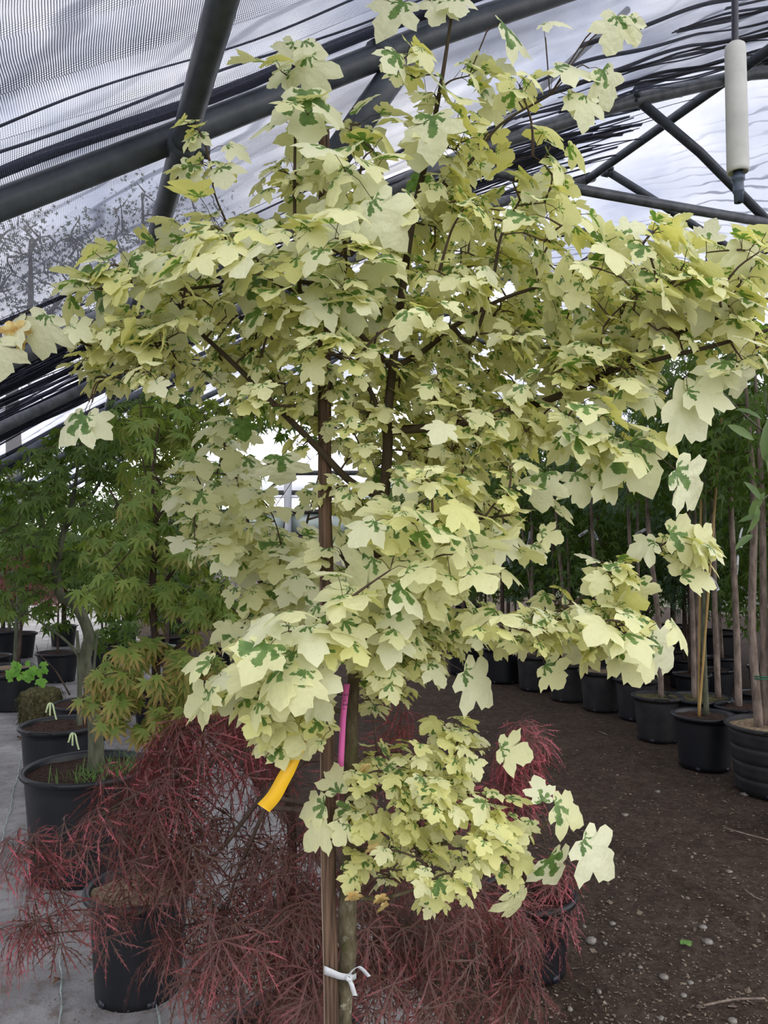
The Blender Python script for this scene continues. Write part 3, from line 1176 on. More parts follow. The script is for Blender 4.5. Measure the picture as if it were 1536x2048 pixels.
# px, py, rx, ry, distance, spread, clusters, leaf size px
B = [
    (610, 190, 70, 70, 1.42, .04, 2, 85), (870, 150, 75, 55, 1.5, .06, 6, 58), (1000, 165, 55, 30, 1.5, .05, 2, 60),
    (860, 260, 80, 50, 1.45, .06, 5, 75), (720, 270, 90, 70, 1.46, .06, 6, 78), (430, 320, 45, 40, 1.4, .03, 2, 60),
    (410, 265, 25, 25, 1.4, .03, 1, 45), (570, 330, 50, 60, 1.45, .05, 4, 58), (640, 370, 85, 55, 1.42, .06, 6, 75),
    (780, 400, 100, 70, 1.42, .08, 9, 75), (950, 260, 70, 50, 1.55, .06, 5, 55), (960, 370, 75, 70, 1.58, .08, 8, 52),
    (1080, 290, 45, 40, 1.5, .05, 2, 62), (1090, 360, 85, 30, 1.5, .05, 4, 65), (1060, 450, 95, 50, 1.5, .08, 9, 62),
    (900, 480, 110, 80, 1.6, .12, 14, 50), (230, 570, 60, 40, 1.36, .05, 4, 68), (330, 520, 75, 60, 1.4, .08, 8, 70),
    (450, 500, 85, 60, 1.4, .08, 10, 72), (560, 520, 85, 65, 1.42, .08, 10, 72), (690, 540, 85, 75, 1.4, .08, 11, 76),
    (800, 580, 80, 80, 1.6, .12, 11, 52), (1000, 570, 105, 75, 1.6, .12, 12, 54), (1130, 545, 85, 60, 1.5, .1, 8, 64),
    (1240, 590, 85, 50, 1.45, .08, 8, 68), (1330, 550, 75, 50, 1.42, .08, 7, 72), (1440, 560, 85, 65, 1.38, .08, 10, 72),
    (1510, 500, 40, 40, 1.36, .05, 3, 70), (1320, 475, 45, 25, 1.4, .05, 2, 60), (230, 660, 60, 45, 1.4, .06, 6, 48),
    (300, 640, 85, 55, 1.4, .08, 9, 58), (400, 620, 75, 55, 1.42, .08, 9, 62), (240, 735, 80, 30, 1.42, .06, 8, 46),
    (330, 725, 85, 45, 1.45, .08, 8, 45), (440, 715, 75, 45, 1.55, .1, 8, 45), (560, 700, 75, 70, 1.6, .12, 9, 45),
    (600, 640, 75, 55, 1.5, .1, 7, 58), (680, 690, 85, 80, 1.55, .12, 10, 50), (530, 770, 70, 45, 1.62, .1, 6, 42),
    (820, 700, 95, 85, 1.65, .14, 15, 42), (950, 680, 95, 85, 1.65, .14, 16, 46), (1080, 680, 95, 75, 1.6, .12, 15, 54),
    (1200, 655, 85, 60, 1.5, .1, 11, 60), (1310, 645, 75, 55, 1.45, .08, 8, 64), (1430, 640, 80, 45, 1.4, .06, 7, 64),
    (1505, 700, 35, 40, 1.38, .05, 3, 60), (860, 820, 105, 75, 1.6, .12, 16, 48), (1000, 830, 105, 65, 1.55, .1, 14, 58),
    (1130, 800, 100, 60, 1.5, .1, 13, 62), (1240, 740, 80, 50, 1.46, .08, 8, 60), (1190, 895, 75, 40, 1.46, .06, 5, 72),
    (950, 910, 95, 50, 1.55, .1, 9, 50), (850, 930, 65, 55, 1.6, .1, 9, 45), (760, 880, 50, 75, 1.66, .1, 8, 34),
    (700, 870, 40, 60, 1.6, .08, 4, 40), (600, 850, 35, 45, 1.55, .06, 3, 42), (830, 1010, 95, 60, 1.46, .08, 10, 70),
    (930, 1060, 80, 60, 1.46, .08, 8, 75), (1010, 1010, 60, 20, 1.5, .05, 3, 45), (770, 1120, 100, 70, 1.42, .08, 8, 88),
    (870, 1150, 60, 50, 1.45, .06, 5, 78), (680, 990, 40, 50, 1.6, .08, 4, 40), (720, 1260, 95, 70, 1.46, .08, 10, 72),
    (600, 1290, 85, 60, 1.42, .08, 8, 82), (820, 1310, 75, 60, 1.55, .08, 9, 55), (760, 1370, 75, 50, 1.55, .08, 7, 46),
    (860, 1240, 60, 40, 1.55, .06, 5, 52), (1000, 1250, 95, 35, 1.5, .06, 9, 55), (1130, 1245, 95, 42, 1.5, .06, 11, 58),
    (1230, 1265, 70, 35, 1.46, .06, 5, 68), (1240, 1150, 55, 20, 1.5, .04, 3, 55), (1350, 1090, 45, 22, 1.48, .04, 2, 60),
    (600, 1390, 80, 50, 1.5, .06, 8, 62), (480, 1375, 40, 30, 1.45, .04, 2, 70), (570, 1465, 55, 30, 1.5, .05, 5, 52),
    (650, 1470, 30, 40, 1.52, .04, 2, 45), (870, 1490, 110, 42, 1.5, .06, 11, 50), (780, 1545, 80, 50, 1.5, .06, 11, 44),
    (900, 1580, 90, 45, 1.5, .06, 12, 46), (975, 1615, 45, 45, 1.48, .05, 4, 54), (1000, 1700, 60, 45, 1.46, .05, 6, 50),
    (830, 1660, 85, 55, 1.5, .06, 12, 42), (860, 1750, 90, 50, 1.48, .06, 14, 46), (705, 1620, 45, 30, 1.54, .03, 3, 50),
    (700, 1700, 35, 35, 1.54, .03, 3, 40), (640, 780, 30, 60, 1.7, .06, 3, 42), (700, 800, 50, 50, 1.7, .08, 5, 38),
]
B = [b[:6] + (int(round(b[6] * (.85 if b[1] < 420 else 1.45 if b[1] < 1425 else 1.1))), b[7] * (1.0 if b[7] > 60 else .92)) for b in B]
tg, sz, bi = blobs_to_targets(B, .3)
tg[:, 2] = np.maximum(tg[:, 2], .15)
pl.grow(tg, .0020)
pl.wood(maple, M['bark'], M['twig'], 12)
leaves, tints = [], []
for tpos, dv, i in pl.tips:
    s = sz[i]
    low = B[bi[i]][1] > 1420
    k = 5 if s < .055 else 3
    ax_ = np.array([trunk[0][0], trunk[0][1]])
    for l in cluster(tpos, dv, ax_, s, k, (.0, 1.25) if not low else (.1, .9)):
        leaves.append(l)
        inner = min(1, .042 / l[4])
        tints.append((None, min(1, max(0, (.9 if low else .7) * inner + rng.normal(0, .25)))))
# leaves that stand out one by one: stalk end px, py, tip heading (deg, 0 right, 90 down), length px, green, distance
HERO = [
    (588, 85, 125, 62, .5, 1.42), (608, 82, 60, 58, .4, 1.42), (618, 112, 78, 92, .5, 1.40), (612, 182, 86, 118, .75, 1.38), (556, 243, 195, 85, .6, 1.4),
    (580, 140, 150, 62, .5, 1.42), (868, 232, 95, 100, 1.0, 1.4), (1003, 45, 22, 105, .65, 1.44), (1085, 48, 12, 62, .2, 1.45), (1235, 32, 100, 80, .45, 1.4),
    (1255, 35, 60, 62, .4, 1.41), (1110, 135, 14, 105, .5, 1.45), (1205, 140, 62, 82, .65, 1.44), (1135, 190, 30, 60, .6, 1.46), (1172, 192, 92, 72, .35, 1.45),
    (808, 5, 128, 95, .9, 1.46), (882, -6, 105, 66, .5, 1.48), (905, -6, 72, 66, .4, 1.48), (745, 400, 48, 118, .3, 1.34), (700, 408, 130, 100, .25, 1.35),
    (655, 432, 118, 105, .45, 1.38), (690, 332, 100, 62, .4, 1.36), (728, 350, 55, 76, .1, 1.37), (697, 588, 84, 92, .75, 1.34), (660, 600, 140, 80, .3, 1.35),
    (515, 545, 102, 95, .75, 1.37), (198, 556, 168, 88, .95, 1.33), (222, 578, 128, 86, 1.0, 1.34), (95, 630, 112, 92, .3, 1.29), (50, 640, 140, 80, .2, 1.29),
    (-5, 678, 95, 90, .1, 1.27), (140, 650, 25, 60, .2, 1.31), (168, 830, 130, 82, .75, 1.36), (175, 832, 40, 62, .3, 1.37), (563, 912, 92, 88, .95, 1.45),
    (1262, 882, 62, 128, .75, 1.40), (1228, 872, 150, 80, .3, 1.42), (1352, 940, 42, 112, .85, 1.36), (1090, 945, 100, 84, .6, 1.45), (1150, 945, 70, 78, .5, 1.45),
    (1200, 940, 55, 84, .4, 1.44), (1375, 782, 8, 100, .35, 1.38), (1345, 798, 36, 125, .1, 1.38), (1315, 790, 170, 70, .2, 1.4), (1443, 728, 118, 72, .3, 1.38),
    (1475, 735, 70, 70, .5, 1.38), (748, 1115, 128, 118, .4, 1.38), (790, 1110, 62, 100, .1, 1.38), (700, 1175, 120, 90, .2, 1.40), (935, 1060, 60, 92, .85, 1.42),
    (985, 1070, 25, 80, .4, 1.44), (905, 1120, 100, 80, .3, 1.43), (600, 1255, 112, 112, .35, 1.38), (640, 1268, 66, 100, .1, 1.4), (555, 1270, 150, 92, .4, 1.38),
    (520, 1330, 120, 80, .3, 1.42), (470, 1362, 122, 88, .45, 1.44), (424, 1390, 152, 82, .35, 1.44), (928, 1343, 38, 104, .4, 1.47), (1090, 1330, 48, 66, .5, 1.47),
    (1300, 1278, 40, 98, .6, 1.45), (1240, 1290, 62, 92, .5, 1.45), (1175, 1280, 100, 90, .3, 1.46), (1340, 1068, 2, 85, .7, 1.47), (1392, 1075, 24, 78, .1, 1.46),
    (1310, 1085, 160, 62, .3, 1.48), (1365, 1150, 12, 72, .5, 1.48), (1215, 1155, 155, 62, .3, 1.49), (1275, 1160, 82, 75, .3, 1.47), (1085, 1602, 262, 52, .65, 1.42),
    (1110, 1610, 25, 78, .6, 1.42), (1165, 1680, 42, 102, .35, 1.40), (1098, 1716, 66, 85, .8, 1.43), (1028, 1784, 86, 72, .15, 1.45), (1000, 1497, 8, 70, .4, 1.47),
    (1060, 1640, 110, 46, .4, 1.45), (655, 1650, 142, 68, .0, 1.52), (676, 1585, 255, 60, .4, 1.54), (648, 1610, 160, 60, .8, 1.53), (1080, 1065, 15, 52, .2, 1.5),
    (1110, 1018, 5, 58, .3, 1.5), (1065, 1090, 60, 48, .5, 1.5), (400, 265, 110, 50, .5, 1.4), (385, 330, 120, 65, .6, 1.4), (455, 290, 25, 55, .3, 1.4),
    (440, 335, 70, 70, .4, 1.4), (1205, 480, 160, 40, .9, 1.43), (1240, 470, 335, 60, .6, 1.42), (1320, 455, 30, 75, .3, 1.4), (1480, 480, 70, 85, .1, 1.34),
    (340, 520, 130, 85, .3, 1.36), (400, 480, 100, 80, .2, 1.38), (300, 560, 85, 70, .2, 1.36), (360, 620, 110, 90, .15, 1.35), (620, 480, 100, 80, .4, 1.38),
    (520, 450, 80, 78, .2, 1.4), (1310, 600, 75, 95, .3, 1.36), (1420, 580, 100, 90, .2, 1.34), (1060, 360, 60, 80, .3, 1.48), (960, 180, 350, 60, .9, 1.5),
    (975, 140, 5, 62, .8, 1.5),
    (875, 415, 20, 48, 3.2, 1.6), (840, 350, 100, 60, 3.2, 1.62), (780, 535, 90, 50, 3.2, 1.62), (485, 840, 80, 46, 3.2, 1.62), (600, 815, 60, 40, 3.2, 1.62),
]
wood = np.array(pl.pos)
for px, py, a, L, g, d in HERO:
    bpos = P(px, py, d)
    a = math.radians(a)
    t = np.array([math.cos(a), rng.normal(0, .3), -math.sin(a)])
    nr = np.array([rng.normal(0, .28), -1, .50 + rng.normal(0, .2)])
    dist = ((wood - bpos) ** 2).sum(1)
    st = wood[int(np.argmin(dist))]
    far = np.linalg.norm(bpos - st)
    if far > .10:
        mid = st + (bpos - st) * .55 + EZ * .03
        tube(pl.twigmb, smoothline([st, mid, bpos - unit(bpos - mid) * .03], 3), .0014, 4, False)
        st = bpos - unit(bpos - mid) * .03
    leaves.append((st, bpos, t, nr, L * d / F / .95))
    tints.append((g, .0 if py < 1000 else .3))
ct = np.array([np.asarray(l[1]) + np.asarray(l[2]) * l[4] * .4 for l in leaves])
lx, ly, lf = proj(ct)
keep = ~((lx > 655) & (lx < 720) & (ly > 1355) & (ly < 1475))
leaves = [l for l, k in zip(leaves, keep) if k]
tints = [t for t, k in zip(tints, keep) if k]
foliate_variegated(pl, maple, None, leaves, tints, 300)
pl.close()
# shrivelled brown leaf remnants on the low stub
for px, py, s in ((706, 1785, .022), (760, 1790, .02), (768, 1806, .018), (745, 1690, .02), (730, 1530, .016), (30, 645, .03), (985, 1665, .016)):
    mb = MB()
    c = P(px, py, 1.5 if px > 100 else 1.28)
    v, t, q_, uv, _ = maple_template(int(px), False)
    v = v.copy()
    v[:, 2] = v[:, 2] * 1.5 + .8 * v[:, 0] ** 2 - .9 * v[:, 1] ** 2
    m = leafmat(c, [.2, -.1, -1], [rng.normal(), -1, .3], s * 1.3)
    mb.add(v @ m[:3, :3].T + m[:3, 3], t, None)
    part('shrivelled_leaf', mb, simple('shrivelled_leaf', (.45, .25, .06), (.62, .52, .22), 90, .8, .2), maple)

# stake beside the trunk
sb = P(664, 2560, 1.57)
st = thing('wooden_stake', (sb[0], sb[1], 0), 'weathered brown wooden stake standing against the variegated maple trunk', 'stake')
pts = [np.array([sb[0], sb[1], -.05])] + [P(x, y, 1.57) for x, y in ((663, 2048), (657, 1750), (655, 1480), (654, 1200), (650, 1000), (649, 720), (648, 420), (648, 262))]
rs = [.0145, .0145, .0145, .0145, .0142, .0140, .0135, .0122, .0118]
mb = MB()
p = smoothline(pts, 6)
rr = np.interp(np.linspace(0, 1, len(p)), np.linspace(0, 1, len(rs)), rs)
tube(mb, p, rr * (1 + .03 * np.sin(np.arange(len(p)) * 1.7)), 10)
part('shaft', mb, M['stake'], st)
mb = MB()
q = p[2:26] - np.array([.0132, .004, 0])
ribbon(mb, q, .004, [0, 1, 0], .0014)
part('split_edge', mb, M['stakeedge'], st, label='pale split edge along the left side of the stake')

# white tie round stake and trunk
tie = thing('trunk_tie', tuple(P(695, 1955, 1.55)), 'white plastic tie knotted round the maple trunk and stake', 'tie')
d = 1.548
mb = MB()
q = smoothline([P(650, 1937, 1.60), P(648, 1939, 1.575), P(651, 1941, 1.552), P(664, 1946, 1.548), P(680, 1952, 1.55), P(695, 1954, 1.562), P(705, 1955, 1.572), P(712, 1952, 1.60)], 5)
ribbon(mb, q, np.interp(np.linspace(0, 1, len(q)), [0, .3, .75, 1], [.016, .018, .012, .012]), unit([0, -.15, 1]), .0005)
part('band', mb, M['whitetie'], tie)
mb = MB()
q = smoothline([P(696, 1955, 1.565), P(704, 1942, 1.55), P(716, 1934, 1.545), P(726, 1940, 1.545), P(738, 1953, 1.548)], 5)
ribbon(mb, q, [.010] * len(q), unit([.6, -.5, .5]), .0005)
part('tail', mb, M['whitetie'], tie)
mb = MB()
q = smoothline([P(697, 1956, 1.565), P(702, 1966, 1.552), P(706, 1978, 1.55), P(710, 1991, 1.552)], 5)
ribbon(mb, q, [.0095] * len(q), unit([.9, -.3, .2]), .0005)
part('tail', mb, M['whitetie'], tie)
mb = MB()
c = P(698, 1955, 1.560)
an = np.linspace(0, 2 * math.pi, 14)
q = c + .0045 * (np.cos(an)[:, None] * np.array([.8, .1, .6]) + np.sin(an)[:, None] * np.array([-.4, .3, .8]))
tube(mb, q, .0030, 8)
tube(mb, [c + [-.006, -.002, .004], c + [0, -.006, 0], c + [.006, -.002, -.004]], [.002, .0036, .002], 8)
part('knot', mb, M['whitetie'], tie)

# yellow ribbon, pink ribbon
mb = MB()
q = smoothline([P(607, 1456, 1.50), P(602, 1490, 1.49), P(585, 1525, 1.485), P(568, 1556, 1.48), P(548, 1592, 1.48), P(527, 1616, 1.485)], 8)
ribbon(mb, q, np.interp(np.linspace(0, 1, len(q)), [0, .3, .5, 1], [.014, .020, .026, .028]), unit([.85, -.18, -.48]), .0004)
lone('yellow_ribbon', mb, M['yellow'], 'bright yellow plastic ribbon hanging from the variegated maple', 'ribbon')
pk = thing('pink_ribbon', tuple(P(688, 1440, 1.58)), 'pink ribbon with dark handwriting hanging beside the maple trunk', 'ribbon')
mb = MB()
q = smoothline([P(694, 1368, 1.585), P(690, 1400, 1.582), P(686, 1440, 1.58), P(684, 1480, 1.582), P(681, 1540, 1.584)], 8)
ribbon(mb, q, .0125, unit([1, -.12, .06]), .0004)
part('strip', mb, M['pink'], pk)
fc = bpy.data.curves.new('handwriting', 'FONT')
fc.body = 'S:c2T'
fc.size = .012
fc.extrude = .0001
fc.space_character = 1.35
fo_ = bpy.data.objects.new('tmp', fc)
COL.objects.link(fo_)
hm = bpy.data.meshes.new_from_object(fo_.evaluated_get(bpy.context.evaluated_depsgraph_get()))
bpy.data.objects.remove(fo_)
hm.materials.clear()
hm.materials.append(M['ink'])
fo = link('handwriting', hm, pk)
R_ = Matrix([[.05, 1, 0, 0], [0, .12, -1, 0], [-1, .05, -.1, 0], [0, 0, 0, 1]]).to_3x3().normalized()
fp = P(688, 1387, 1.5765)
fo.matrix_basis = Matrix.Translation(Vector(fp - root_of(pk))) @ R_.to_4x4()

# ------------------------------------------------------------------ the second variegated maple behind
b2 = G(650, 2110)
b2[2] = 0
vm2 = thing('variegated_maple', tuple(b2), 'smaller pale variegated maple behind the stake, left of the big one', 'tree')
pl = Plant()
d2 = b2[1]
q = [np.array([b2[0], b2[1], -.03])] + [P(x, y, d2) for x, y in ((650, 1800), (648, 1500), (600, 1370), (548, 1230), (513, 1140), (490, 1020), (460, 920), (430, 840))]
ax2 = np.array([P(500, 1100, d2)[0], d2])
pl.limb(q, [.016, .014, .012, .010, .009, .008, .006, .004, .002], 'trunk', 6)
for pts in ([(560, 1260), (480, 1230), (440, 1180)], [(510, 1130), (420, 1080), (360, 1010)], [(530, 1190), (590, 1120), (620, 1020), (640, 940)], [(490, 1020), (560, 960), (600, 930)], [(600, 1370), (540, 1330), (500, 1300)]):
    p = [P(x, y, d2 - .05 * i) for i, (x, y) in enumerate(pts)]
    p[0] = pl.join(p[0])
    pl.limb(p, [.006, .002], 'branch', 5)
B2 = [(425, 880, 45, 40, 2.2, .08, 5, 55), (470, 960, 60, 50, 2.2, .1, 9, 50), (380, 960, 40, 60, 2.15, .08, 6, 52), (400, 1060, 55, 60, 2.15, .1, 10, 52),
      (480, 1060, 70, 60, 2.2, .1, 12, 52), (560, 1080, 60, 40, 2.2, .1, 7, 55), (600, 1000, 40, 50, 2.25, .1, 4, 42), (500, 1150, 70, 50, 2.2, .1, 11, 58),
      (590, 1160, 50, 40, 2.2, .1, 7, 58), (520, 1220, 70, 45, 2.2, .1, 10, 60), (440, 1100, 40, 40, 2.15, .08, 5, 52), (470, 1240, 40, 30, 2.15, .06, 4, 62),
      (620, 1100, 30, 60, 2.25, .06, 5, 52), (560, 1340, 60, 40, 2.2, .06, 5, 60), (340, 1000, 20, 15, 2.1, .04, 1, 45), (700, 1080, 40, 80, 2.3, .1, 6, 50)]
B2 = [(b[0] + 25,) + b[1:2] + (b[2] * .85, b[3] * .9) + b[4:6] + (int(round(b[6] * .62)), b[7] * .95) for b in B2]
tg, sz, bi = blobs_to_targets(B2, .2)
pl.grow(tg, .0022)
pl.wood(vm2, M['bark'], M['twig'], 8)
leaves, tints = [], []
for tpos, dv, i in pl.tips:
    for l in cluster(tpos, dv, ax2, sz[i], 4, (.0, 1.5), .5):
        leaves.append(l)
        tints.append((min(1, abs(rng.normal(.2, .38))), max(0, rng.normal(.3, .25))))
foliate_variegated(pl, vm2, None, leaves, tints, 180)
pl.close()

# ------------------------------------------------------------------ pots
def pot_profile(r, h, ribs=0, lip=.02):
    rb = r * .84
    t = .006
    pr = [(0.001, .012), (rb - .02, .012), (rb - .01, .0), (rb, .0)]
    for k in range(1, 13):
        f = k / 13
        rr_ = rb + (r - rb) * f
        if ribs and k % (13 // ribs) == 0:
            pr += [(rr_ + .001, h * f - .006), (rr_ - .006, h * f), (rr_ + .002, h * f + .006)]
        else:
            pr.append((rr_, h * f))
    pr += [(r, h - .035), (r + lip * .5, h - .030), (r + lip, h - .022), (r + lip, h - .006), (r + lip * .6, h), (r + .001, h - .003), (r - t, h - .012), (r - t - .004, h * .82), (r - t - .02, h * .6)]
    return pr


def make_pot(root, c, r, h, mat='pot', top='potsoil', ribs=0, fill=.93, handles=1, notches=True, seg=40):
    mb = MB()
    lathe(mb, pot_profile(r, h, ribs), c, seg)
    pot = part('pot', mb, M[mat], root)
    mb = MB()
    rs_ = np.linspace(0.001, r - .008, 7)
    a = np.linspace(0, 6.2832, 36, endpoint=False)
    sd = rng.integers(1e6)
    R0, A0 = np.meshgrid(rs_, a, indexing='ij')
    X, Y = R0 * np.cos(A0), R0 * np.sin(A0)
    Z = h * fill + .010 * vnoise(X, Y, 22, sd) + .012 * (1 - (R0 / r) ** 2)
    v = np.stack([X, Y, Z], -1).reshape(-1, 3) + np.asarray(c)
    i = np.arange(6)[:, None] * 36
    j = np.arange(36)[None]
    k = (j + 1) % 36
    mb.add(v, None, np.stack([i + j, i + 36 + j, i + 36 + k, i + k], -1).reshape(-1, 4))
    part('coir_disc' if top == 'coir' else 'soil', mb, M[top], root)
    for q_ in range(handles):
        a0 = rng.uniform(-2.4, -.8) if q_ == 0 else rng.uniform(0, 2.5)
        an = a0 + np.linspace(-.32, .32, 9)
        rr_ = r + .030 - .006 * np.abs(np.linspace(-1, 1, 9)) ** 6 * 3
        z = h - .02 + .02 * np.minimum(1, 3 * (1 - np.abs(np.linspace(-1, 1, 9))))
        mb = MB()
        tube(mb, np.stack([rr_ * np.cos(an), rr_ * np.sin(an), z], 1) + np.asarray(c), .006, 6)
        part('handle', mb, M[mat], pot)
    if notches:
        mb = MB()
        for q_ in range(5):
            a0 = q_ * 1.2566 + .3
            rr_ = r * .84
            cc = np.asarray(c) + [rr_ * math.cos(a0), rr_ * math.sin(a0), .012]
            box(mb, cc, (.004, .016, .012), (math.cos(a0), math.sin(a0), 0), (-math.sin(a0), math.cos(a0), 0))
        part('drain_hole', mb, M['hose'], pot, 'stuff')
    return pot


def generic_foliage(pl, root, kind, mat, leaves, tint=.5, limit=0, name='foliage', tintf=None):
    tpls = KIND[kind]
    pick = [int(rng.integers(len(tpls))) for _ in leaves]
    chosen = show_largest(leaves, limit) if limit else set()
    mb = MB()
    for i, l in enumerate(leaves):
        if pl is not None:
            petiole(pl.twigmb, l[0], l[1], .0008)
        tt = tint if tintf is None else tintf(l[1])
        if i not in chosen:
            add_leaf(mb, tpls[pick[i]], leafmat(l[1], l[2], l[3], l[4]), tint=min(1, max(0, tt + rng.normal(0, .25))), rnd=rng.uniform())
    if mb.n:
        part(name, mb, mat, root, 'stuff')
    if chosen:
        meshes = {}
        key = []
        for i in range(len(leaves)):
            tt = tint if tintf is None else tintf(leaves[i][1])
            lv = int(min(3, max(0, round((tt + rng.normal(0, .2)) * 3)))) if i in chosen else 0
            key.append((pick[i], lv))
        for i in chosen:
            if key[i] not in meshes:
                m_ = MB()
                add_leaf(m_, tpls[key[i][0]], np.eye(4), tint=key[i][1] / 3, rnd=(key[i][0] * .37 + key[i][1] * .2) % 1)
                meshes[key[i]] = m_.mesh('leaf', mat)
        leaf_objects(root, leaves, meshes, key, chosen)


def shrub(name, label, cat, base, limbs, blobs, kind, mat, barkmat, k=4, droop=(.3, 1.2), limit=0, tint=.5, tintf=None, axis=None, pot=None, twig='twig', group=None, stem=.5):
    root = thing(name, tuple(base), label, cat, group)
    if pot:
        make_pot(root, np.array(base), **pot)
    pl = Plant()
    for i, (nm, pts, r) in enumerate(limbs):
        pts = [np.array(x, float) for x in pts]
        if i:
            pts[0] = pl.join(pts[0])
        pl.limb(pts, r, nm, 6)
    tg, sz, bi = blobs_to_targets(blobs)
    tg[:, 2] = np.maximum(tg[:, 2], .06)
    pl.grow(tg, .0018)
    pl.wood(root, barkmat, M[twig], 8, 3)
    leaves = []
    ax_ = base[:2] if axis is None else axis
    for tpos, dv, i in pl.tips:
        leaves += cluster(tpos, dv, ax_, sz[i], k, droop, stem)
    generic_foliage(pl, root, kind, mat, leaves, tint, limit, tintf=tintf)
    pl.close()
    return root


def on_ground(px, d):
    p = P(px, 1100, d)
    return np.array([p[0], p[1], 0.0])


def PX(L, d):
    return [P(x, y, d) for x, y in L]


# dark green Japanese maple, big pot at left
bp = on_ground(185, 3.82)
h1 = .50
shrub('potted_maple', 'dark green maple with a bent green trunk in the widest black pot', 'tree', bp,
      [('trunk', [bp + [.04, 0, .44]] + PX([(190, 1445), (180, 1380), (170, 1320), (178, 1270), (152, 1212), (118, 1185), (116, 1110), (145, 1000), (160, 900)], 3.82), [.042, .034, .031, .030, .027, .024, .020, .012, .005]),
       ('branch', PX([(118, 1150), (90, 1060), (60, 960)], 3.8), [.014, .004]),
       ('branch', PX([(130, 1060), (190, 980), (240, 880)], 3.8), [.014, .004]),
       ('branch', PX([(170, 1330), (130, 1280), (60, 1230), (20, 1200)], 3.8), [.008, .003]),
       ('branch', PX([(116, 1120), (40, 1080), (-20, 1040)], 3.7), [.010, .003])],
      [(60, 950, 90, 50, 3.7, .25, 35, 25), (180, 900, 100, 50, 3.8, .25, 38, 25), (250, 850, 80, 45, 3.9, .25, 27, 25), (50, 1040, 80, 50, 3.6, .25, 27, 25),
       (180, 1000, 100, 50, 3.8, .25, 30, 25), (90, 1125, 95, 40, 3.7, .2, 27, 25), (240, 960, 70, 60, 3.9, .2, 19, 25), (40, 1210, 60, 30, 3.6, .2, 14, 23), (320, 820, 80, 35, 4.0, .2, 19, 25),
       (-40, 1000, 50, 120, 3.6, .2, 22, 25), (200, 1120, 60, 50, 3.9, .2, 12, 23)],
      'maple', M['greenleaf'], M['greenbark'], 5, (.2, 1.1), 0, .25, pot=dict(r=.29, h=h1))

# yellow-green Japanese maple, the pot in front
bp = on_ground(290, 2.8)
low_z = P(0, 1300, 2.8)[2]
shrub('potted_maple', 'yellow green maple with orange tinted tips in a tall black pot behind the red leaves', 'tree', bp,
      [('trunk', [bp + [.02, 0, .32]] + PX([(306, 1700), (306, 1600), (310, 1450), (312, 1300), (304, 1190), (312, 1060), (304, 960), (318, 850)], 2.8), [.022, .021, .020, .018, .015, .013, .010, .006, .003]),
       ('branch', PX([(306, 1230), (340, 1150), (400, 1080), (450, 980)], 2.8), [.009, .003]),
       ('branch', PX([(310, 1110), (260, 1050), (220, 980)], 2.75), [.008, .003]),
       ('branch', PX([(310, 1330), (360, 1290), (420, 1240)], 2.75), [.008, .003]),
       ('branch', PX([(310, 1400), (260, 1370), (200, 1360)], 2.7), [.007, .003]),
       ('branch', PX([(308, 1040), (360, 960), (400, 860)], 2.9), [.008, .003]),
       ('branch', PX([(310, 1480), (350, 1440), (400, 1420)], 2.7), [.006, .003]),
       ('branch', PX([(310, 1010), (290, 900), (280, 800)], 2.9), [.006, .002])],
      [(330, 1050, 90, 70, 2.8, .18, 32, 30), (240, 1090, 70, 60, 2.7, .15, 22, 30), (420, 1110, 55, 60, 2.8, .12, 16, 29), (230, 1180, 65, 45, 2.65, .12, 19, 30),
       (370, 1200, 85, 55, 2.75, .15, 24, 30), (430, 1250, 55, 55, 2.75, .12, 13, 29), (300, 1330, 100, 50, 2.65, .15, 24, 34), (225, 1385, 60, 40, 2.6, .1, 18, 34),
       (370, 1400, 70, 40, 2.65, .1, 16, 32), (290, 1440, 80, 30, 2.6, .1, 16, 30), (450, 960, 80, 50, 2.9, .15, 19, 29), (390, 870, 80, 50, 2.95, .15, 22, 29),
       (300, 850, 90, 50, 3.0, .15, 22, 29), (480, 810, 70, 30, 3.0, .12, 13, 27), (330, 950, 90, 60, 2.9, .18, 22, 29), (400, 1330, 50, 40, 2.7, .1, 10, 29)],
      'maple', M['limeleaf'], M['darkbark'], 5, (.5, 1.6), 300, .5, tintf=lambda p: .85 if p[2] < low_z + .12 else .15, pot=dict(r=.172, h=.365, top='coir'))

wide = bpy.data.objects['potted_maple']
wb = np.array(wide.location)
mb = MB()
for k in range(120):
    a = rng.normal(.1, .7)
    r_ = .24 * math.sqrt(rng.uniform(.1, 1))
    c = wb + [r_ * math.cos(a - .6), r_ * math.sin(a - .6), .46]
    t = c + [rng.normal(0, .035), rng.normal(0, .035), rng.uniform(.03, .11)]
    ribbon(mb, smoothline([c, (c + t) / 2 + EZ * .015, t], 2), np.array([.004, .004, .003, .002, .0008]), unit([rng.normal(), rng.normal(), 0]), .0002)
part('grass_tuft', mb, M['weed'], wide, 'stuff')

# red laceleaf maples
bq = on_ground(590, 2.15)
zr = P(0, 1560, 2.2)[2]


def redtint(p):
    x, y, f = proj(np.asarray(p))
    return .05 + .85 * min(1, max(0, (np.linalg.norm(p[:2] - bq[:2]) - .40) / .45)) * (1 if x < 560 else .45) + (.55 if p[2] > zr else 0)


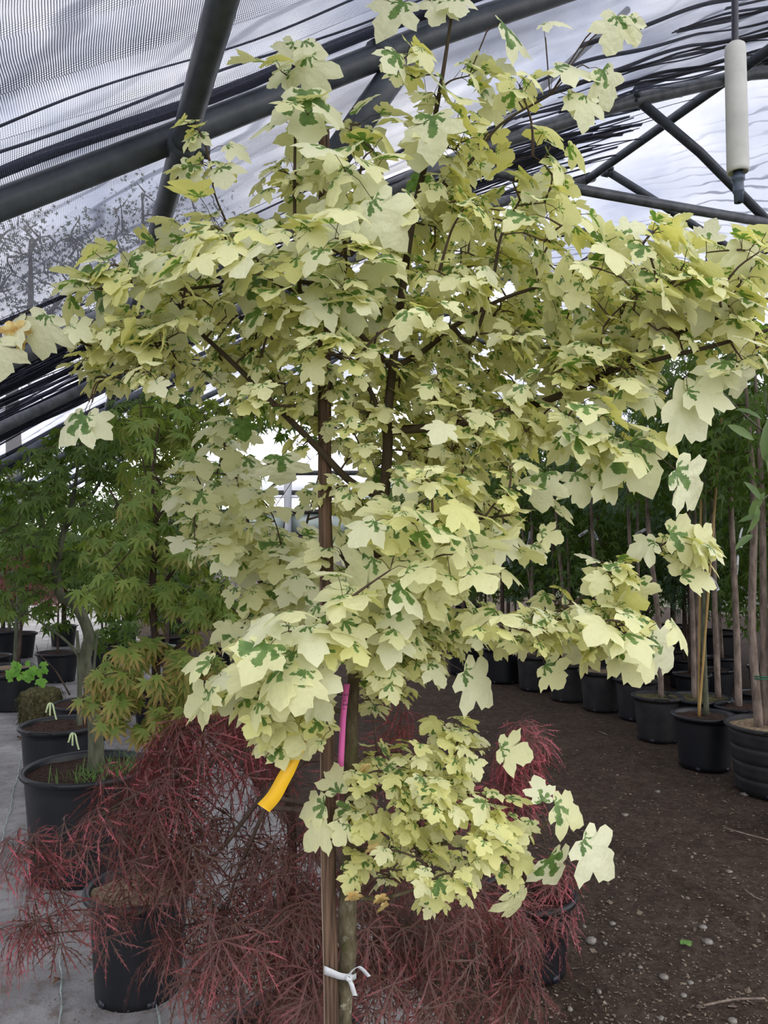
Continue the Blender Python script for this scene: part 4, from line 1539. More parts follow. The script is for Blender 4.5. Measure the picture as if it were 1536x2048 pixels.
shrub('laceleaf_maple', 'wide weeping red maple with feathery leaves around the stake', 'tree', bq,
      [('trunk', [bq + [0, 0, .22]] + PX([(588, 1950), (586, 1800), (584, 1680), (578, 1560)], 2.15), [.016, .0145, .0135, .013, .012]),
       ('branch', PX([(578, 1560), (540, 1508), (470, 1505), (380, 1560), (300, 1640)], 2.1), [.009, .003]),
       ('branch', PX([(578, 1560), (620, 1520), (720, 1530), (800, 1600), (880, 1720)], 2.1), [.009, .003]),
       ('branch', PX([(580, 1570), (560, 1480), (480, 1440), (380, 1450)], 2.3), [.007, .002]),
       ('branch', PX([(580, 1580), (520, 1600), (420, 1720), (250, 1840), (80, 1870)], 2.0), [.008, .002]),
       ('branch', PX([(580, 1580), (520, 1640), (470, 1760), (440, 1880)], 1.95), [.007, .002]),
       ('branch', PX([(582, 1600), (640, 1640), (700, 1780), (760, 1960)], 1.9), [.007, .002]),
       ('branch', PX([(582, 1600), (680, 1640), (860, 1800), (1000, 1960)], 2.0), [.007, .002]),
       ('branch', PX([(470, 1505), (330, 1560), (180, 1640), (60, 1700)], 2.1), [.006, .002])],
      [(330, 1500, 70, 50, 2.3, .1, 7, 85), (430, 1450, 80, 45, 2.3, .1, 10, 85), (520, 1460, 60, 50, 2.35, .1, 6, 80), (280, 1560, 80, 45, 2.2, .08, 5, 85),
       (400, 1570, 90, 60, 2.1, .1, 11, 90), (330, 1660, 110, 50, 2.05, .1, 12, 95), (220, 1650, 90, 50, 2.05, .08, 5, 90), (90, 1700, 90, 45, 2.05, .06, 7, 95), (440, 1680, 80, 60, 2.05, .1, 8, 90),
       (40, 1860, 60, 30, 2.0, .05, 3, 90), (130, 1830, 70, 35, 2.0, .05, 4, 85), (220, 1820, 50, 25, 2.0, .05, 2, 80), (320, 1750, 80, 35, 2.0, .08, 5, 90),
       (520, 1560, 50, 60, 2.2, .08, 5, 80), (430, 1830, 60, 50, 1.95, .06, 6, 95), (560, 1760, 70, 60, 2.0, .1, 6, 90), (520, 1840, 90, 60, 1.9, .08, 10, 100), (600, 1900, 80, 60, 1.9, .08, 8, 100),
       (450, 1950, 80, 60, 1.9, .06, 7, 95), (560, 1990, 100, 50, 1.85, .06, 7, 100), (620, 1640, 50, 60, 2.1, .08, 5, 80), (620, 1780, 40, 60, 2.0, .06, 5, 90), (760, 1870, 80, 70, 1.95, .08, 10, 100),
       (740, 1650, 40, 60, 2.2, .06, 3, 80), (870, 1870, 90, 70, 2.0, .1, 9, 100), (800, 1980, 100, 60, 1.9, .08, 8, 100), (960, 1960, 100, 60, 2.0, .08, 8, 95), (980, 1860, 70, 50, 2.05, .08, 5, 90),
       (800, 1450, 60, 30, 2.4, .08, 3, 75), (760, 1760, 60, 50, 2.1, .08, 5, 85), (700, 1560, 30, 60, 2.2, .05, 3, 75), (330, 1900, 50, 40, 2.0, .05, 3, 85), (640, 1960, 40, 60, 1.95, .05, 4, 90), (320, 1600, 60, 30, 2.15, .06, 3, 85)],
      'lace', M['redleaf'], M['darkbark'], 5, (.4, 1.5), 300, .5, tintf=redtint, pot=dict(r=.17, h=.27), stem=.4)
br = on_ground(1050, 2.95)
shrub('laceleaf_maple', 'smaller red feathery maple in a black pot at the edge of the soil path', 'tree', br,
      [('trunk', [br + [0, 0, .24]] + PX([(1045, 1720), (1035, 1640), (1020, 1560)], 2.95), [.013, .011, .009, .006]),
       ('branch', PX([(1035, 1650), (1060, 1560), (1050, 1500), (1060, 1470)], 2.95), [.006, .002]),
       ('branch', PX([(1040, 1690), (1090, 1700), (1130, 1760)], 2.9), [.006, .002]),
       ('branch', PX([(1035, 1650), (960, 1620), (900, 1680)], 2.9), [.006, .002]),
       ('branch', PX([(1040, 1680), (980, 1720), (940, 1800)], 2.8), [.006, .002])],
      [(1045, 1485, 45, 28, 2.95, .06, 9, 60), (1040, 1560, 40, 40, 2.95, .06, 9, 60), (1020, 1640, 60, 40, 2.95, .08, 6, 62), (1120, 1770, 35, 45, 2.9, .06, 8, 62),
       (1080, 1860, 50, 40, 2.8, .06, 8, 66), (960, 1600, 60, 60, 2.95, .1, 8, 60), (880, 1640, 70, 60, 2.95, .1, 9, 60), (900, 1790, 70, 40, 2.8, .1, 10, 66), (1010, 1800, 60, 30, 2.75, .06, 5, 66), (800, 1580, 60, 60, 2.95, .1, 7, 60)],
      'lace', M['redleaf'], M['darkbark'], 5, (.3, 1.4), 120, .6, tintf=lambda p: .95 if p[2] > P(0, 1620, 2.95)[2] or p[0] > br[0] + .08 else .3, pot=dict(r=.16, h=.28), stem=.4)

# other pots at left
def bare_pot(name, label, px, d, r, h, top='potsoil', mat='pot', sticks=(), **kw):
    b = on_ground(px, d)
    root = thing(name, tuple(b), label, 'plant pot')
    make_pot(root, b, r, h, mat, top, **kw)
    for (dx, hh, rr_, lean) in sticks:
        mb = MB()
        tube(mb, smoothline([b + [dx, 0, h * .85], b + [dx + lean * .4, .01, h + hh * .5], b + [dx + lean, 0, h + hh]], 5), [rr_] * 6 + [rr_ * .6] * 5 if False else np.linspace(rr_, rr_ * .5, 11), 8)
        part('trunk', mb, M['greenbark'], root)
    return root


bare_pot('potted_sapling', 'wide black pot of brown soil just behind the widest pot', 130, 5.1, .245, .42, sticks=((.12, .6, .02, -.03),), handles=2)
bare_pot('potted_sapling', 'black pot with coir top by the left edge, clear of the others', 15, 7.9, .27, .37, 'coir', sticks=((.1, 1.0, .022, .02),))
bare_pot('potted_sapling', 'far black pot standing behind the coir topped pot', -8, 10.6, .30, .45, sticks=((.2, 1.0, .02, .05),))
bare_pot('potted_sapling', 'squat black pot beside the mossy root ball', 175, 6.4, .24, .30, 'potsoil', sticks=((.05, .6, .015, .05),), handles=2)
b = on_ground(88, 7.0)
rbz = thing('root_ball', tuple(b), 'mossy straw covered root ball without a pot, left of the trunks', 'root ball')
mb = MB()
lathe(mb, [(.001, 0), (.14, 0), (.17, .03), (.165, .1), (.175, .2), (.16, .28), (.10, .31), (.001, .32)], b, 40)
v = mb.v[0]
v[:, 0] += .012 * np.sin(v[:, 2] * 90 + v[:, 1] * 70)
v[:, 1] += .012 * np.sin(v[:, 2] * 70 + v[:, 0] * 80)
part('ball', mb, M['moss'], rbz)
mb = MB()
for k in range(260):
    a, z = rng.uniform(0, 6.28), rng.uniform(.02, .31)
    p0 = b + [.172 * math.cos(a), .172 * math.sin(a), z]
    q = p0 + [rng.normal(0, .03), rng.normal(0, .03), -rng.uniform(.02, .08)]
    tube(mb, [p0, (p0 + q) / 2 + unit([math.cos(a), math.sin(a), 0]) * .01, q], .002, 3, False)
part('straw', mb, M['moss'], rbz, 'stuff')
mb = MB()
tube(mb, smoothline(PX([(140, 1390), (110, 1340), (80, 1310), (72, 1290)], 7.0), 5), np.linspace(.008, .003, 16), 6)
part('stem', mb, M['darkbark'], rbz)
lv = []
for k in range(26):
    c = P(rng.uniform(20, 95), rng.uniform(1318, 1362), 6.9)
    lv.append((c, c, unit([rng.normal(0, .6), -.3, -1]), [rng.normal(0, .4), -1, .5], rng.uniform(.045, .085)))
generic_foliage(None, rbz, 'broad', M['brightleaf'], lv, .3, 26)
# lime ties on the pots
for (px, py, d, lab) in ((100, 1425, 4.85, 'pale lime tie looped on the rim of the pot behind the widest pot'), (145, 1485, 4.7, 'pale lime tie hanging over the side of the pot behind the widest pot')):
    mb = MB()
    for dx, L in ((-6, 20), (0, 26), (9, 34)):
        q = smoothline([P(px, py - 20, d + .01), P(px + dx * .6, py - 16, d), P(px + dx, py - 20 + L * .6, d - .01), P(px + dx * 1.4, py - 20 + L, d)], 4)
        ribbon(mb, q, .012, unit([1, -.2, 0]), .0006)
    lone('lime_tie', mb, M['limetie'], lab, 'tie')

# background maples at left
for (px, d, lab, matn, bl) in (
        (40, 7.6, 'deep green maple far behind the widest pot, at the left edge', 'greenleaf', [(30, 1000, 120, 40, 7.6, .4, 30, 18), (0, 1060, 80, 60, 7.6, .4, 24, 18), (100, 1060, 90, 60, 7.8, .4, 26, 18)]),
        (330, 6.6, 'leafy green maple standing behind the yellow green one', 'hedgeleaf', [(320, 830, 120, 45, 6.6, .3, 34, 20), (420, 900, 90, 60, 6.6, .3, 28, 20), (300, 930, 110, 70, 6.6, .3, 32, 20), (350, 1040, 110, 60, 6.6, .3, 24, 20), (470, 850, 70, 40, 6.6, .3, 14, 20)]),
        (560, 7.4, 'light green maple far back, seen between the two variegated maples', 'hedgeleaf', [(530, 840, 90, 40, 7.4, .3, 20, 20), (600, 780, 90, 50, 7.4, .3, 18, 20), (470, 990, 40, 60, 7.4, .2, 9, 20), (700, 860, 80, 60, 7.4, .3, 14, 20)])):
    b = on_ground(px, d)
    shrub('potted_maple', lab, 'tree', b,
          [('trunk', [b + [0, 0, .3], b + [.03, 0, .9], b + [0, .03, 1.4], b + [.05, 0, 1.9]], [.02, .016, .012, .004])], bl,
          'mapletiny', M[matn], M['darkbark'], 6, (.2, 1.2), 0, .2, pot=dict(r=.24, h=.36))
low = None
for j, (px, d, sc) in enumerate(((250, 7.4, 1.0), (380, 8.6, 1.0), (120, 9.2, 1.15), (210, 10.2, 1.2), (40, 11.2, 1.2), (330, 11.0, 1.1), (440, 10.4, .9))):
    b = on_ground(px, d)
    if low is None:
        lowb = [(250, 1200, 75, 55, 7.4, .22, 30, 22), (250, 1130, 60, 40, 7.4, .2, 16, 22), (250, 1280, 65, 35, 7.4, .22, 16, 22)]
        low = shrub('potted_shrub', 'low bushy green maple in a black pot on the far fabric at left', 'shrub', b,
                    [('trunk', [b + [0, 0, .25], b + [.02, 0, .6], b + [0, 0, 1.1]], [.014, .01, .004])], lowb, 'mapletiny', M['hedgeleaf'], M['darkbark'], 6, (.2, 1.2), 0, .3,
                    pot=dict(r=.2, h=.3), group='low bushy maples far back at left')
    else:
        tree_copy(low, tuple(b), j * 1.1, sc)
b = on_ground(-15, 8.8)
shrub('laceleaf_maple', 'distant low red maple behind the pots at the left edge', 'tree', b,
      [('trunk', [b + [0, 0, .3], b + [.05, 0, .7], b + [.1, 0, 1.1]], [.015, .01, .004])],
      [(0, 1165, 70, 25, 8.8, .3, 16, 30), (90, 1180, 70, 25, 8.8, .3, 12, 30), (20, 1120, 70, 30, 8.8, .3, 10, 30)], 'lace', M['redleaf'], M['darkbark'], 4, (.2, 1), 0, .7, pot=dict(r=.22, h=.36))

# ------------------------------------------------------------------ the rows of potted trees at right
TAGS = 'white name tags on the potted trees'


def label_tag(p, ang, L, w, lab, curve=.0, print_=True):
    mb = MB()
    d = np.array([math.cos(ang), -.1, -math.sin(ang)])
    s = unit(np.cross(d, [0, 1, 0]))
    t = np.linspace(0, 1, 9)
    q = np.asarray(p) + d * (t * L)[:, None] + s * (curve * np.sin(t * 2.2) * L)[:, None] + np.array([0, 1, 0]) * (.02 * t * t)[:, None]
    ribbon(mb, q, np.where(t < .12, w * .5, w), unit(s + np.array([0, .25, 0])), .0006)
    o = lone('plant_tag', mb, M['tagwhite'], lab, 'tag', TAGS)
    if print_:
        mb = MB()
        ribbon(mb, q[4:8] + np.array([0, -.0022, 0]), w * .55, unit(s + np.array([0, .25, 0])), .0004)
        part('print', mb, M['tagprint'], o)


def crown_leaves(c, rx, rz, n, size, kind='m'):
    out = []
    for k in range(n):
        v = unit(rng.normal(size=3)) * rng.uniform(.15, 1) ** .4
        p = np.asarray(c) + v * [rx, rx, rz]
        t = unit([v[0] + rng.normal(0, .5), v[1] + rng.normal(0, .5), -rng.uniform(.2, 1.3)])
        out.append((p, p, t, [v[0] * .6 + rng.normal(0, .3), v[1] * .6 + rng.normal(0, .3), 1], size * rng.uniform(.6, 1.2)))
    return out


def potted_tree(base, label, r, h, trunks, crown, kind, mat, pot=None, top='potsoil', cane=None, bark='greybark', group=None, grow_n=14):
    """trunks: (dx, dy, height, radius, lean); crown: (z centre, rx, rz, leaves, size)"""
    b = np.array(base, float)
    root = thing('potted_tree', tuple(b), label, 'tree', group)
    make_pot(root, b, r, h, pot or 'potdusty', top, ribs=(4 if pot == 'ribbed' else 0))
    pl = Plant()
    for dx, dy, hh, rr_, ln in trunks:
        a = b + [dx, dy, h * .86]
        pl.limb([a, a + [rng.normal(0, .012), rng.normal(0, .012), hh * .3], a + [ln * .5 + rng.normal(0, .015), 0, hh * .65], a + [ln, rng.normal(0, .03), hh]], [rr_ * 1.12, rr_, rr_ * .85, rr_ * .35], 'trunk', 5)
    zc, rx, rz, n, size = crown
    c = b + [0, 0, zc]
    tg = []
    for k in range(grow_n):
        v = unit(rng.normal(size=3)) * rng.uniform(.5, 1)
        tg.append(c + v * [rx, rx, rz])
    pl.grow(np.array(tg), .003)
    pl.wood(root, M[bark], M['twig'], 9, 3)
    if cane:
        for dx, dy, hh, ln in cane:
            mb = MB()
            a = b + [dx, dy, h * .86]
            z = np.linspace(0, hh, 22)
            tube(mb, np.stack([a[0] + ln * z / hh, np.full(22, a[1]), a[2] + z], 1), .0085 + .0012 * (np.arange(22) % 4 == 0), 8)
            part('cane', mb, M['cane'], root)
    generic_foliage(None, root, kind, M[mat], crown_leaves(c, rx, rz, n, size), .15)
    pl.close()
    return root


M['ribbed'] = M['potdusty']
# front row, near to far: px centre, distance, radius, height
q1 = on_ground(1541, 5.05)
potted_tree(q1, 'three stemmed tree in the ribbed black pot with coir top, nearest of the right row', .285, .43,
            [(-.11, -.02, 2.3, .026, -.03), (-.055, .03, 2.4, .024, .0), (.0, -.03, 2.3, .026, .03)], (2.52, .62, .68, 751, .085), 'mapletiny', 'hedgeleaf', 'ribbed', 'coir')
mb = MB()
a = np.linspace(0, 6.2832, 26)
for zz in (.72, .735):
    tube(mb, q1 + np.stack([-.055 + .085 * np.cos(a), .0 + .05 * np.sin(a) - .01, np.full(26, zz)], 1), .0045, 6)
lone('green_twine', mb, M['greentie'], 'dark green twine tied round the three stems in the ribbed pot', 'tie')
potted_tree(on_ground(1401, 5.62), 'tree with a yellow bamboo cane in the second black pot of the right row', .205, .375,
            [(.02, 0, 1.9, .018, .02)], (2.52, .5, .68, 549, .085), 'mapletiny', 'hedgeleaf', 'pot', 'potsoil', [(-.05, -.03, 2.3, .22), (-.03, .02, 1.6, .05)], 'greenbark')
potted_tree(on_ground(1310, 6.42), 'single trunk tree in the third black pot of the right row, moss on its soil', .19, .36,
            [(.03, 0, 2.1, .022, -.10)], (2.52, .5, .68, 549, .085), 'mapletiny', 'hedgeleaf', 'potdusty', 'moss')
potted_tree(on_ground(1268, 7.2), 'twin trunk tree in the fourth black pot of the right row', .185, .37,
            [(.0, 0, 2.1, .020, -.05), (.05, .02, 2.1, .016, .0)], (2.52, .5, .68, 462, .09), 'pinnate', 'rowanleaf', 'potdusty', 'coir')
potted_tree(on_ground(1198, 7.6), 'slim trunk tree in the fifth black pot of the right row', .20, .38,
            [(-.02, 0, 2.2, .020, -.06)], (2.52, .5, .68, 462, .09), 'pinnate', 'rowanleaf', 'potdusty', 'coir')
potted_tree(on_ground(1132, 8.1), 'forked trunk tree in the sixth black pot of the right row', .20, .38,
            [(-.03, 0, 2.2, .021, -.09), (.0, 0, 2.2, .014, .05)], (2.52, .5, .68, 433, .085), 'mapletiny', 'hedgeleaf', 'potdusty')
potted_tree(on_ground(1066, 8.7), 'thin trunk tree in the seventh black pot of the right row', .19, .38,
            [(.0, 0, 2.2, .02, -.05), (-.05, .02, 2.2, .014, -.1)], (2.52, .5, .68, 433, .085), 'mapletiny', 'hedgeleaf', 'potdusty')
potted_tree(on_ground(1002, 9.2), 'dark trunk tree in the eighth black pot of the right row', .22, .40,
            [(.0, 0, 2.3, .022, -.05)], (2.52, .5, .68, 404, .09), 'mapletiny', 'hedgeleaf', 'pot', bark='darkbark')
potted_tree(on_ground(928, 9.8), 'tree in the farthest black pot of the right row', .22, .42,
            [(.0, 0, 2.3, .022, .05)], (2.52, .5, .68, 404, .09), 'mapletiny', 'hedgeleaf', 'pot', bark='darkbark')
# second row pots that show between them
proto = [
    potted_tree(on_ground(1392, 6.4), 'two trunk tree in a mossy pot right behind the bamboo cane pot', .24, .35,
                [(-.04, 0, 2.2, .019, -.02), (.0, .04, 2.2, .019, .03), (.16, .0, 2.2, .022, -.05)], (2.52, .5, .68, 606, .085), 'mapletiny', 'hedgeleaf', 'pot', 'moss'),
    potted_tree(on_ground(1478, 6.1), 'pale trunk tree between the ribbed pot and the bamboo cane pot', .2, .34,
                [(-.03, 0, 2.3, .025, -.06)], (2.52, .55, .68, 664, .085), 'mapletiny', 'hedgeleaf', 'pot', 'potsoil'),
    potted_tree(on_ground(1345, 11.0), 'stout potted tree in the wide pot standing in the bright gap at right', .32, .48,
                [(.0, 0, 2.0, .03, .1)], (2.1, .6, .5, 300, .10), 'mapletiny', 'hedgeleaf', 'pot', 'coir'),
]
BACK = 'slim tall potted trees crowded behind the front pots of the right row'
r1 = np.random.default_rng(3)
k = 0
first = [None, None, None]
for row in range(1, 5):
    for j in range(9):
        v = 4.4 + j * .72 + r1.uniform(-.12, .12) + row * .1
        u = 4.45 + row * .62 + r1.uniform(-.1, .1) + j * .03
        c = u * RX + v * AX
        x, y, f = proj(c + EZ * .3)
        if x > 1640 or x < 800 or (row == 1 and j < 3):
            continue
        t = k % 3
        if first[t] is None:
            first[t] = potted_tree(c, 'slim tall potted tree in the crowded rows behind the front pots', .16, .30,
                                   [(0, 0, 2.3, .017, .04), (.03, .02, 2.2, .012, -.06)] if t else [(0, 0, 2.3, .02, -.05)], (1.80, .5, 1.02, 820, .085),
                                   ('mapletiny', 'mapletiny', 'pinnate')[t], ('hedgeleaf', 'hedgeleaf', 'rowanleaf')[t], 'pot', 'potsoil', bark=('darkbark', 'greybark', 'darkbark')[t], group=BACK)
        else:
            o = tree_copy(first[t], tuple(c), r1.uniform(0, 6.28), r1.uniform(.92, 1.12))
        k += 1
# deep green hedge trees beyond them
k = 0
hb = None
for j in range(13):
    v = 6.0 + j * .95
    u = 8.2 + (j % 2) * .7 - .10 * j
    c = u * RX + v * AX
    if hb is None:
        hb = potted_tree(c, 'dense dark green tree in the deep shade behind the rows of pots', .25, .4, [(0, 0, 2.6, .035, .1), (.1, .05, 2.4, .025, -.2)], (1.95, .95, 1.3, 2600, .11), 'mapletiny', 'hedgeleaf', 'pot',
                         group='dense trees behind the rows of pots', bark='darkbark', grow_n=24)
    else:
        tree_copy(hb, tuple(c), j * 1.9, .95 + .12 * ((j * 7) % 3))
for j, (px, d) in enumerate(((10, 12.0), (130, 12.6), (250, 12.2), (360, 13.0))):
    o = tree_copy(hb, tuple(on_ground(px, d)), j * 1.3, .82)
    o['label'] = 'dense dark green tree far back at left, behind the Japanese maples'
    o['group'] = 'dense trees far back at left'
# broad leaved shoots at the right edge, near
bl = on_ground(1600, 4.3)
root = thing('broadleaf_sapling', tuple(bl), 'long leaved light green sapling cut by the right edge of the picture', 'tree')
make_pot(root, bl, .17, .3)
pl = Plant()
pl.limb([bl + [0, 0, .26]] + PX([(1590, 1300), (1570, 1100), (1545, 900), (1530, 780)], 4.3), [.014, .011, .008, .005, .003], 'trunk')
pl.limb([P(1575, 900, 4.3), P(1500, 840, 4.25), P(1450, 790, 4.2), P(1425, 770, 4.2)], [.006, .003], 'branch')
pl.limb([P(1570, 1000, 4.3), P(1540, 990, 4.25), P(1525, 1000, 4.2)], [.005, .003], 'branch')
pl.wood(root, M['greenbark'], M['twig'], 8)
lv = []
for px, py, a, L in ((1540, 960, 270, 70), (1530, 985, 120, 60), (1520, 1000, 250, 50), (1535, 930, 260, 90), (1520, 1030, 170, 40), (1515, 1010, 95, 60), (1440, 830, 250, 60), (1425, 800, 180, 45), (1470, 820, 10, 50), (1455, 850, 30, 60), (1505, 1070, 160, 50)):
    c = P(px, py, 4.2)
    a = math.radians(a)
    lv.append((c, c, [math.cos(a), rng.normal(0, .3), -math.sin(a)], [rng.normal(0, .5), -1, .6], L * 4.2 / F))
generic_foliage(None, root, 'lance', mat_leaf('pale_green_leaf', (.13, .21, .08), (.22, .31, .13), (.3, .4, .2), (.25, .4, .08)), lv, .3, 20)

for (px, py, d, a, L, w, cv, lab) in (
        (1418, 1152, 6.3, 62, .14, .030, .1, 'white printed tag hanging right of the bamboo cane'),
        (1292, 1058, 7.0, 150, .11, .03, .0, 'left hand half of the crumpled white tag above the cream branch tip'),
        (1294, 1058, 7.0, 65, .14, .03, .0, 'right hand half of the crumpled white tag above the cream branch tip'),
        (1485, 1055, 5.9, 82, .15, .020, -.25, 'curved white tag on the pale trunk near the ribbed pot'),
        (1176, 1060, 7.6, 145, .11, .03, .0, 'white tag pointing down left on the slim trunk of the fifth pot'),
        (1182, 1055, 7.6, 62, .14, .03, .0, 'white tag pointing down right on the slim trunk of the fifth pot'),
        (1152, 1135, 7.9, 25, .14, .022, .0, 'narrow white tag sticking out left of the fifth pot trunk'),
        (1112, 1058, 8.1, 85, .15, .03, .1, 'white tag folded on the forked trunk of the sixth pot'),
        (1060, 1062, 8.7, 105, .17, .03, .1, 'white tag on the thin trunk of the seventh pot'),
        (1014, 1115, 9.2, 65, .13, .03, .0, 'white tag on a dark trunk low beside the cream foliage'),
        (1385, 1108, 6.5, 80, .17, .025, .1, 'white tag hidden behind the cream branch tip'),
        (1476, 1110, 6.2, 95, .16, .02, .0, 'plain white tag hanging in the dark leaves left of the pale trunk')):
    label_tag(P(px, py, d), math.radians(a), L, w, lab, cv)
label_tag(P(303, 1281, 2.755), math.radians(12), .085, .022, 'white printed tag wrapped on the trunk of the yellow green maple', -.12)

# ------------------------------------------------------------------ far end of the tunnel
far = thing('far_greenhouse', (-2.4, 19.5, 0), 'pale low building with a white roof beyond the end of the tunnel', 'building')
mb = MB()
box(mb, (-2.4, 19.6, .95), (3.2, .1, 1.0))
part('wall', mb, M['pinkwall'], far)
for k in range(6):
    mb = MB()
    box(mb, (-5.05 + k * 1.06, 19.52, 2.22), (.50, .08, .26))
    part('panel', mb, M['palewall'], far)
for z in (1.95, 2.52, 3.0, 3.5):
    mb = MB()
    box(mb, (-2.4, 19.45, z), (3.3, .07, .055))
    part('beam', mb, M['beam'], far)
mb = MB()
v = np.array([(-5.8, 19.3, 2.9), (1.0, 19.3, 2.9), (1.0, 23, 4.4), (-5.8, 23, 4.4)], float)
mb.add(np.concatenate([v, v - EZ * .05]), None, [[0, 1, 2, 3], [7, 6, 5, 4], [0, 4, 5, 1]])
part('roof', mb, M['whiteroof'], far)
for x in (-5.3, -2.42, -.3):
    mb = MB()
    box(mb, (x, 19.35, 1.7), (.09, .09, 1.72))
    part('post', mb, M['post'], far)

# person standing far back
pb = on_ground(553, 11.0)
per = thing('person', tuple(pb), 'person with brown hair in a dark navy jacket, far back between the leaves', 'person')
bm = bmesh.new()
J = {}


def jv(k, p, r):
    J[k] = (bm.verts.new(p), r)


for k, p, r in (('pel', (0, 0, .98), .135), ('waist', (0, 0, 1.12), .125), ('chest', (0, -.01, 1.34), .15), ('neckb', (0, 0, 1.50), .075), ('neck', (0, -.01, 1.56), .055), ('head', (0, -.02, 1.64), .085), ('top', (0, -.015, 1.73), .085)):
    jv(k, p, r)
E = [('pel', 'waist'), ('waist', 'chest'), ('chest', 'neckb'), ('neckb', 'neck'), ('neck', 'head'), ('head', 'top')]
for s, n in ((1, 'r'), (-1, 'l')):
    for k, p, r in (('sh', (.19 * s, 0, 1.45), .065), ('el', (.24 * s, .03, 1.16), .047), ('wr', (.22 * s, -.10, .94), .032), ('palm', (.215 * s, -.13, .87), .036),
                    ('hip', (.10 * s, 0, .92), .10), ('kn', (.11 * s, -.02, .50), .065), ('an', (.11 * s, .02, .09), .045), ('toe', (.13 * s, -.15, .035), .035)):
        jv(k + n, p, r)
    E += [('chest', 'sh' + n), ('sh' + n, 'el' + n), ('el' + n, 'wr' + n), ('wr' + n, 'palm' + n), ('pel', 'hip' + n), ('hip' + n, 'kn' + n), ('kn' + n, 'an' + n), ('an' + n, 'toe' + n)]
    for f in range(5):
        o = (f - 1.5) * .018 if f < 4 else -.05
        L = (.075, .085, .08, .06, .05)[f]
        z = .84 if f < 4 else .88
        jv(f'f{f}{n}', (.215 * s, -.14 + o, z), .011)
        jv(f'g{f}{n}', (.205 * s, -.145 + o * 1.1, z - L * .55), .010)
        jv(f'h{f}{n}', (.19 * s, -.14 + o * 1.1, z - L), .008)
        E += [('palm' + n, f'f{f}{n}'), (f'f{f}{n}', f'g{f}{n}'), (f'g{f}{n}', f'h{f}{n}')]
for a, b_ in E:
    bm.edges.new((J[a][0], J[b_][0]))
bm.verts.index_update()
me = bpy.data.meshes.new('body')
idx = [(v.index, r) for v, r in J.values()]
bm.to_mesh(me)
bm.free()
body = link('body', me, per)
sm = body.modifiers.new('skin', 'SKIN')
for i, r in idx:
    me.skin_vertices[0].data[i].radius = (r, r * .8)
me.skin_vertices[0].data[0].use_root = True
body.modifiers.new('sub', 'SUBSURF').render_levels = 1
dg = bpy.context.evaluated_depsgraph_get()
me2 = bpy.data.meshes.new_from_object(body.evaluated_get(dg))
body.modifiers.clear()
body.data = me2
for mm in ('jacket', 'trousers', 'skin'):
    me2.materials.append(M[mm])
for pg in me2.polygons:
    z, x = pg.center.z, abs(pg.center.x)
    pg.material_index = 2 if (z > 1.52 or (z < .93 and x > .17)) else (0 if z > .9 else 1)
    pg.use_smooth = True
per.rotation_euler = (0, 0, math.radians(160))
mb = MB()
a = np.linspace(0, 6.2832, 20, endpoint=False)
lathe(mb, [(.002, 1.795), (.06, 1.785), (.095, 1.74), (.105, 1.68), (.102, 1.60), (.09, 1.55)], (0, .012, 0), 20)
o = link('hair', mb.mesh('hair', M['hair']), per)
mb = MB()
for sx2 in (-.03, .03):
    lathe(mb, [(.001, .010), (.007, .006), (.009, 0), (.007, -.006), (.001, -.010)], (sx2, -.098, 1.665), 8)
o = link('eyes', mb.mesh('eyes', M['ink']), per)
mb = MB()
tube(mb, [(0, -.098, 1.665), (0, -.118, 1.585), (0, -.100, 1.625)], [.006, .012, .008], 8)
tube(mb, [(-.022, -.098, 1.595), (0, -.104, 1.594), (.022, -.098, 1.595)], [.003, .005, .003], 6)
for sx2 in (-1, 1):
    tube(mb, [(.085 * sx2, -.02, 1.68), (.098 * sx2, -.01, 1.66), (.085 * sx2, -.02, 1.63)], [.01, .014, .01], 8)
o = link('face', mb.mesh('face', M['skin']), per)

# ------------------------------------------------------------------ trees outside, beyond the roof
def outside_tree(px, d, label, blobs, limbs):
    b = on_ground(px, d)
    b[2] = -.06
    root = thing('tree', tuple(b), label, 'tree')
    pl = Plant()
    for i, (pts, r) in enumerate(limbs):
        p = [np.array(x, float) for x in pts]
        if i:
            p[0] = pl.join(p[0])
        pl.limb(p, r, 'trunk' if i == 0 else 'branch', 6)
    tg, sz, bi = blobs_to_targets(blobs)
    pl.grow(tg, .014)
    pl.wood(root, M['darkbark'], M['darkbark'], 7, 3)
    lv = []
    for tpos, dv, i in pl.tips:
        for k in range(12):
            p = tpos + rng.normal(0, .34, 3)
            lv.append((p, p, unit(rng.normal(size=3)), rng.normal(size=3), sz[i] * .62))
    generic_foliage(None, root, 'mapletiny', M['outleaf'], lv, .1)
    pl.close()


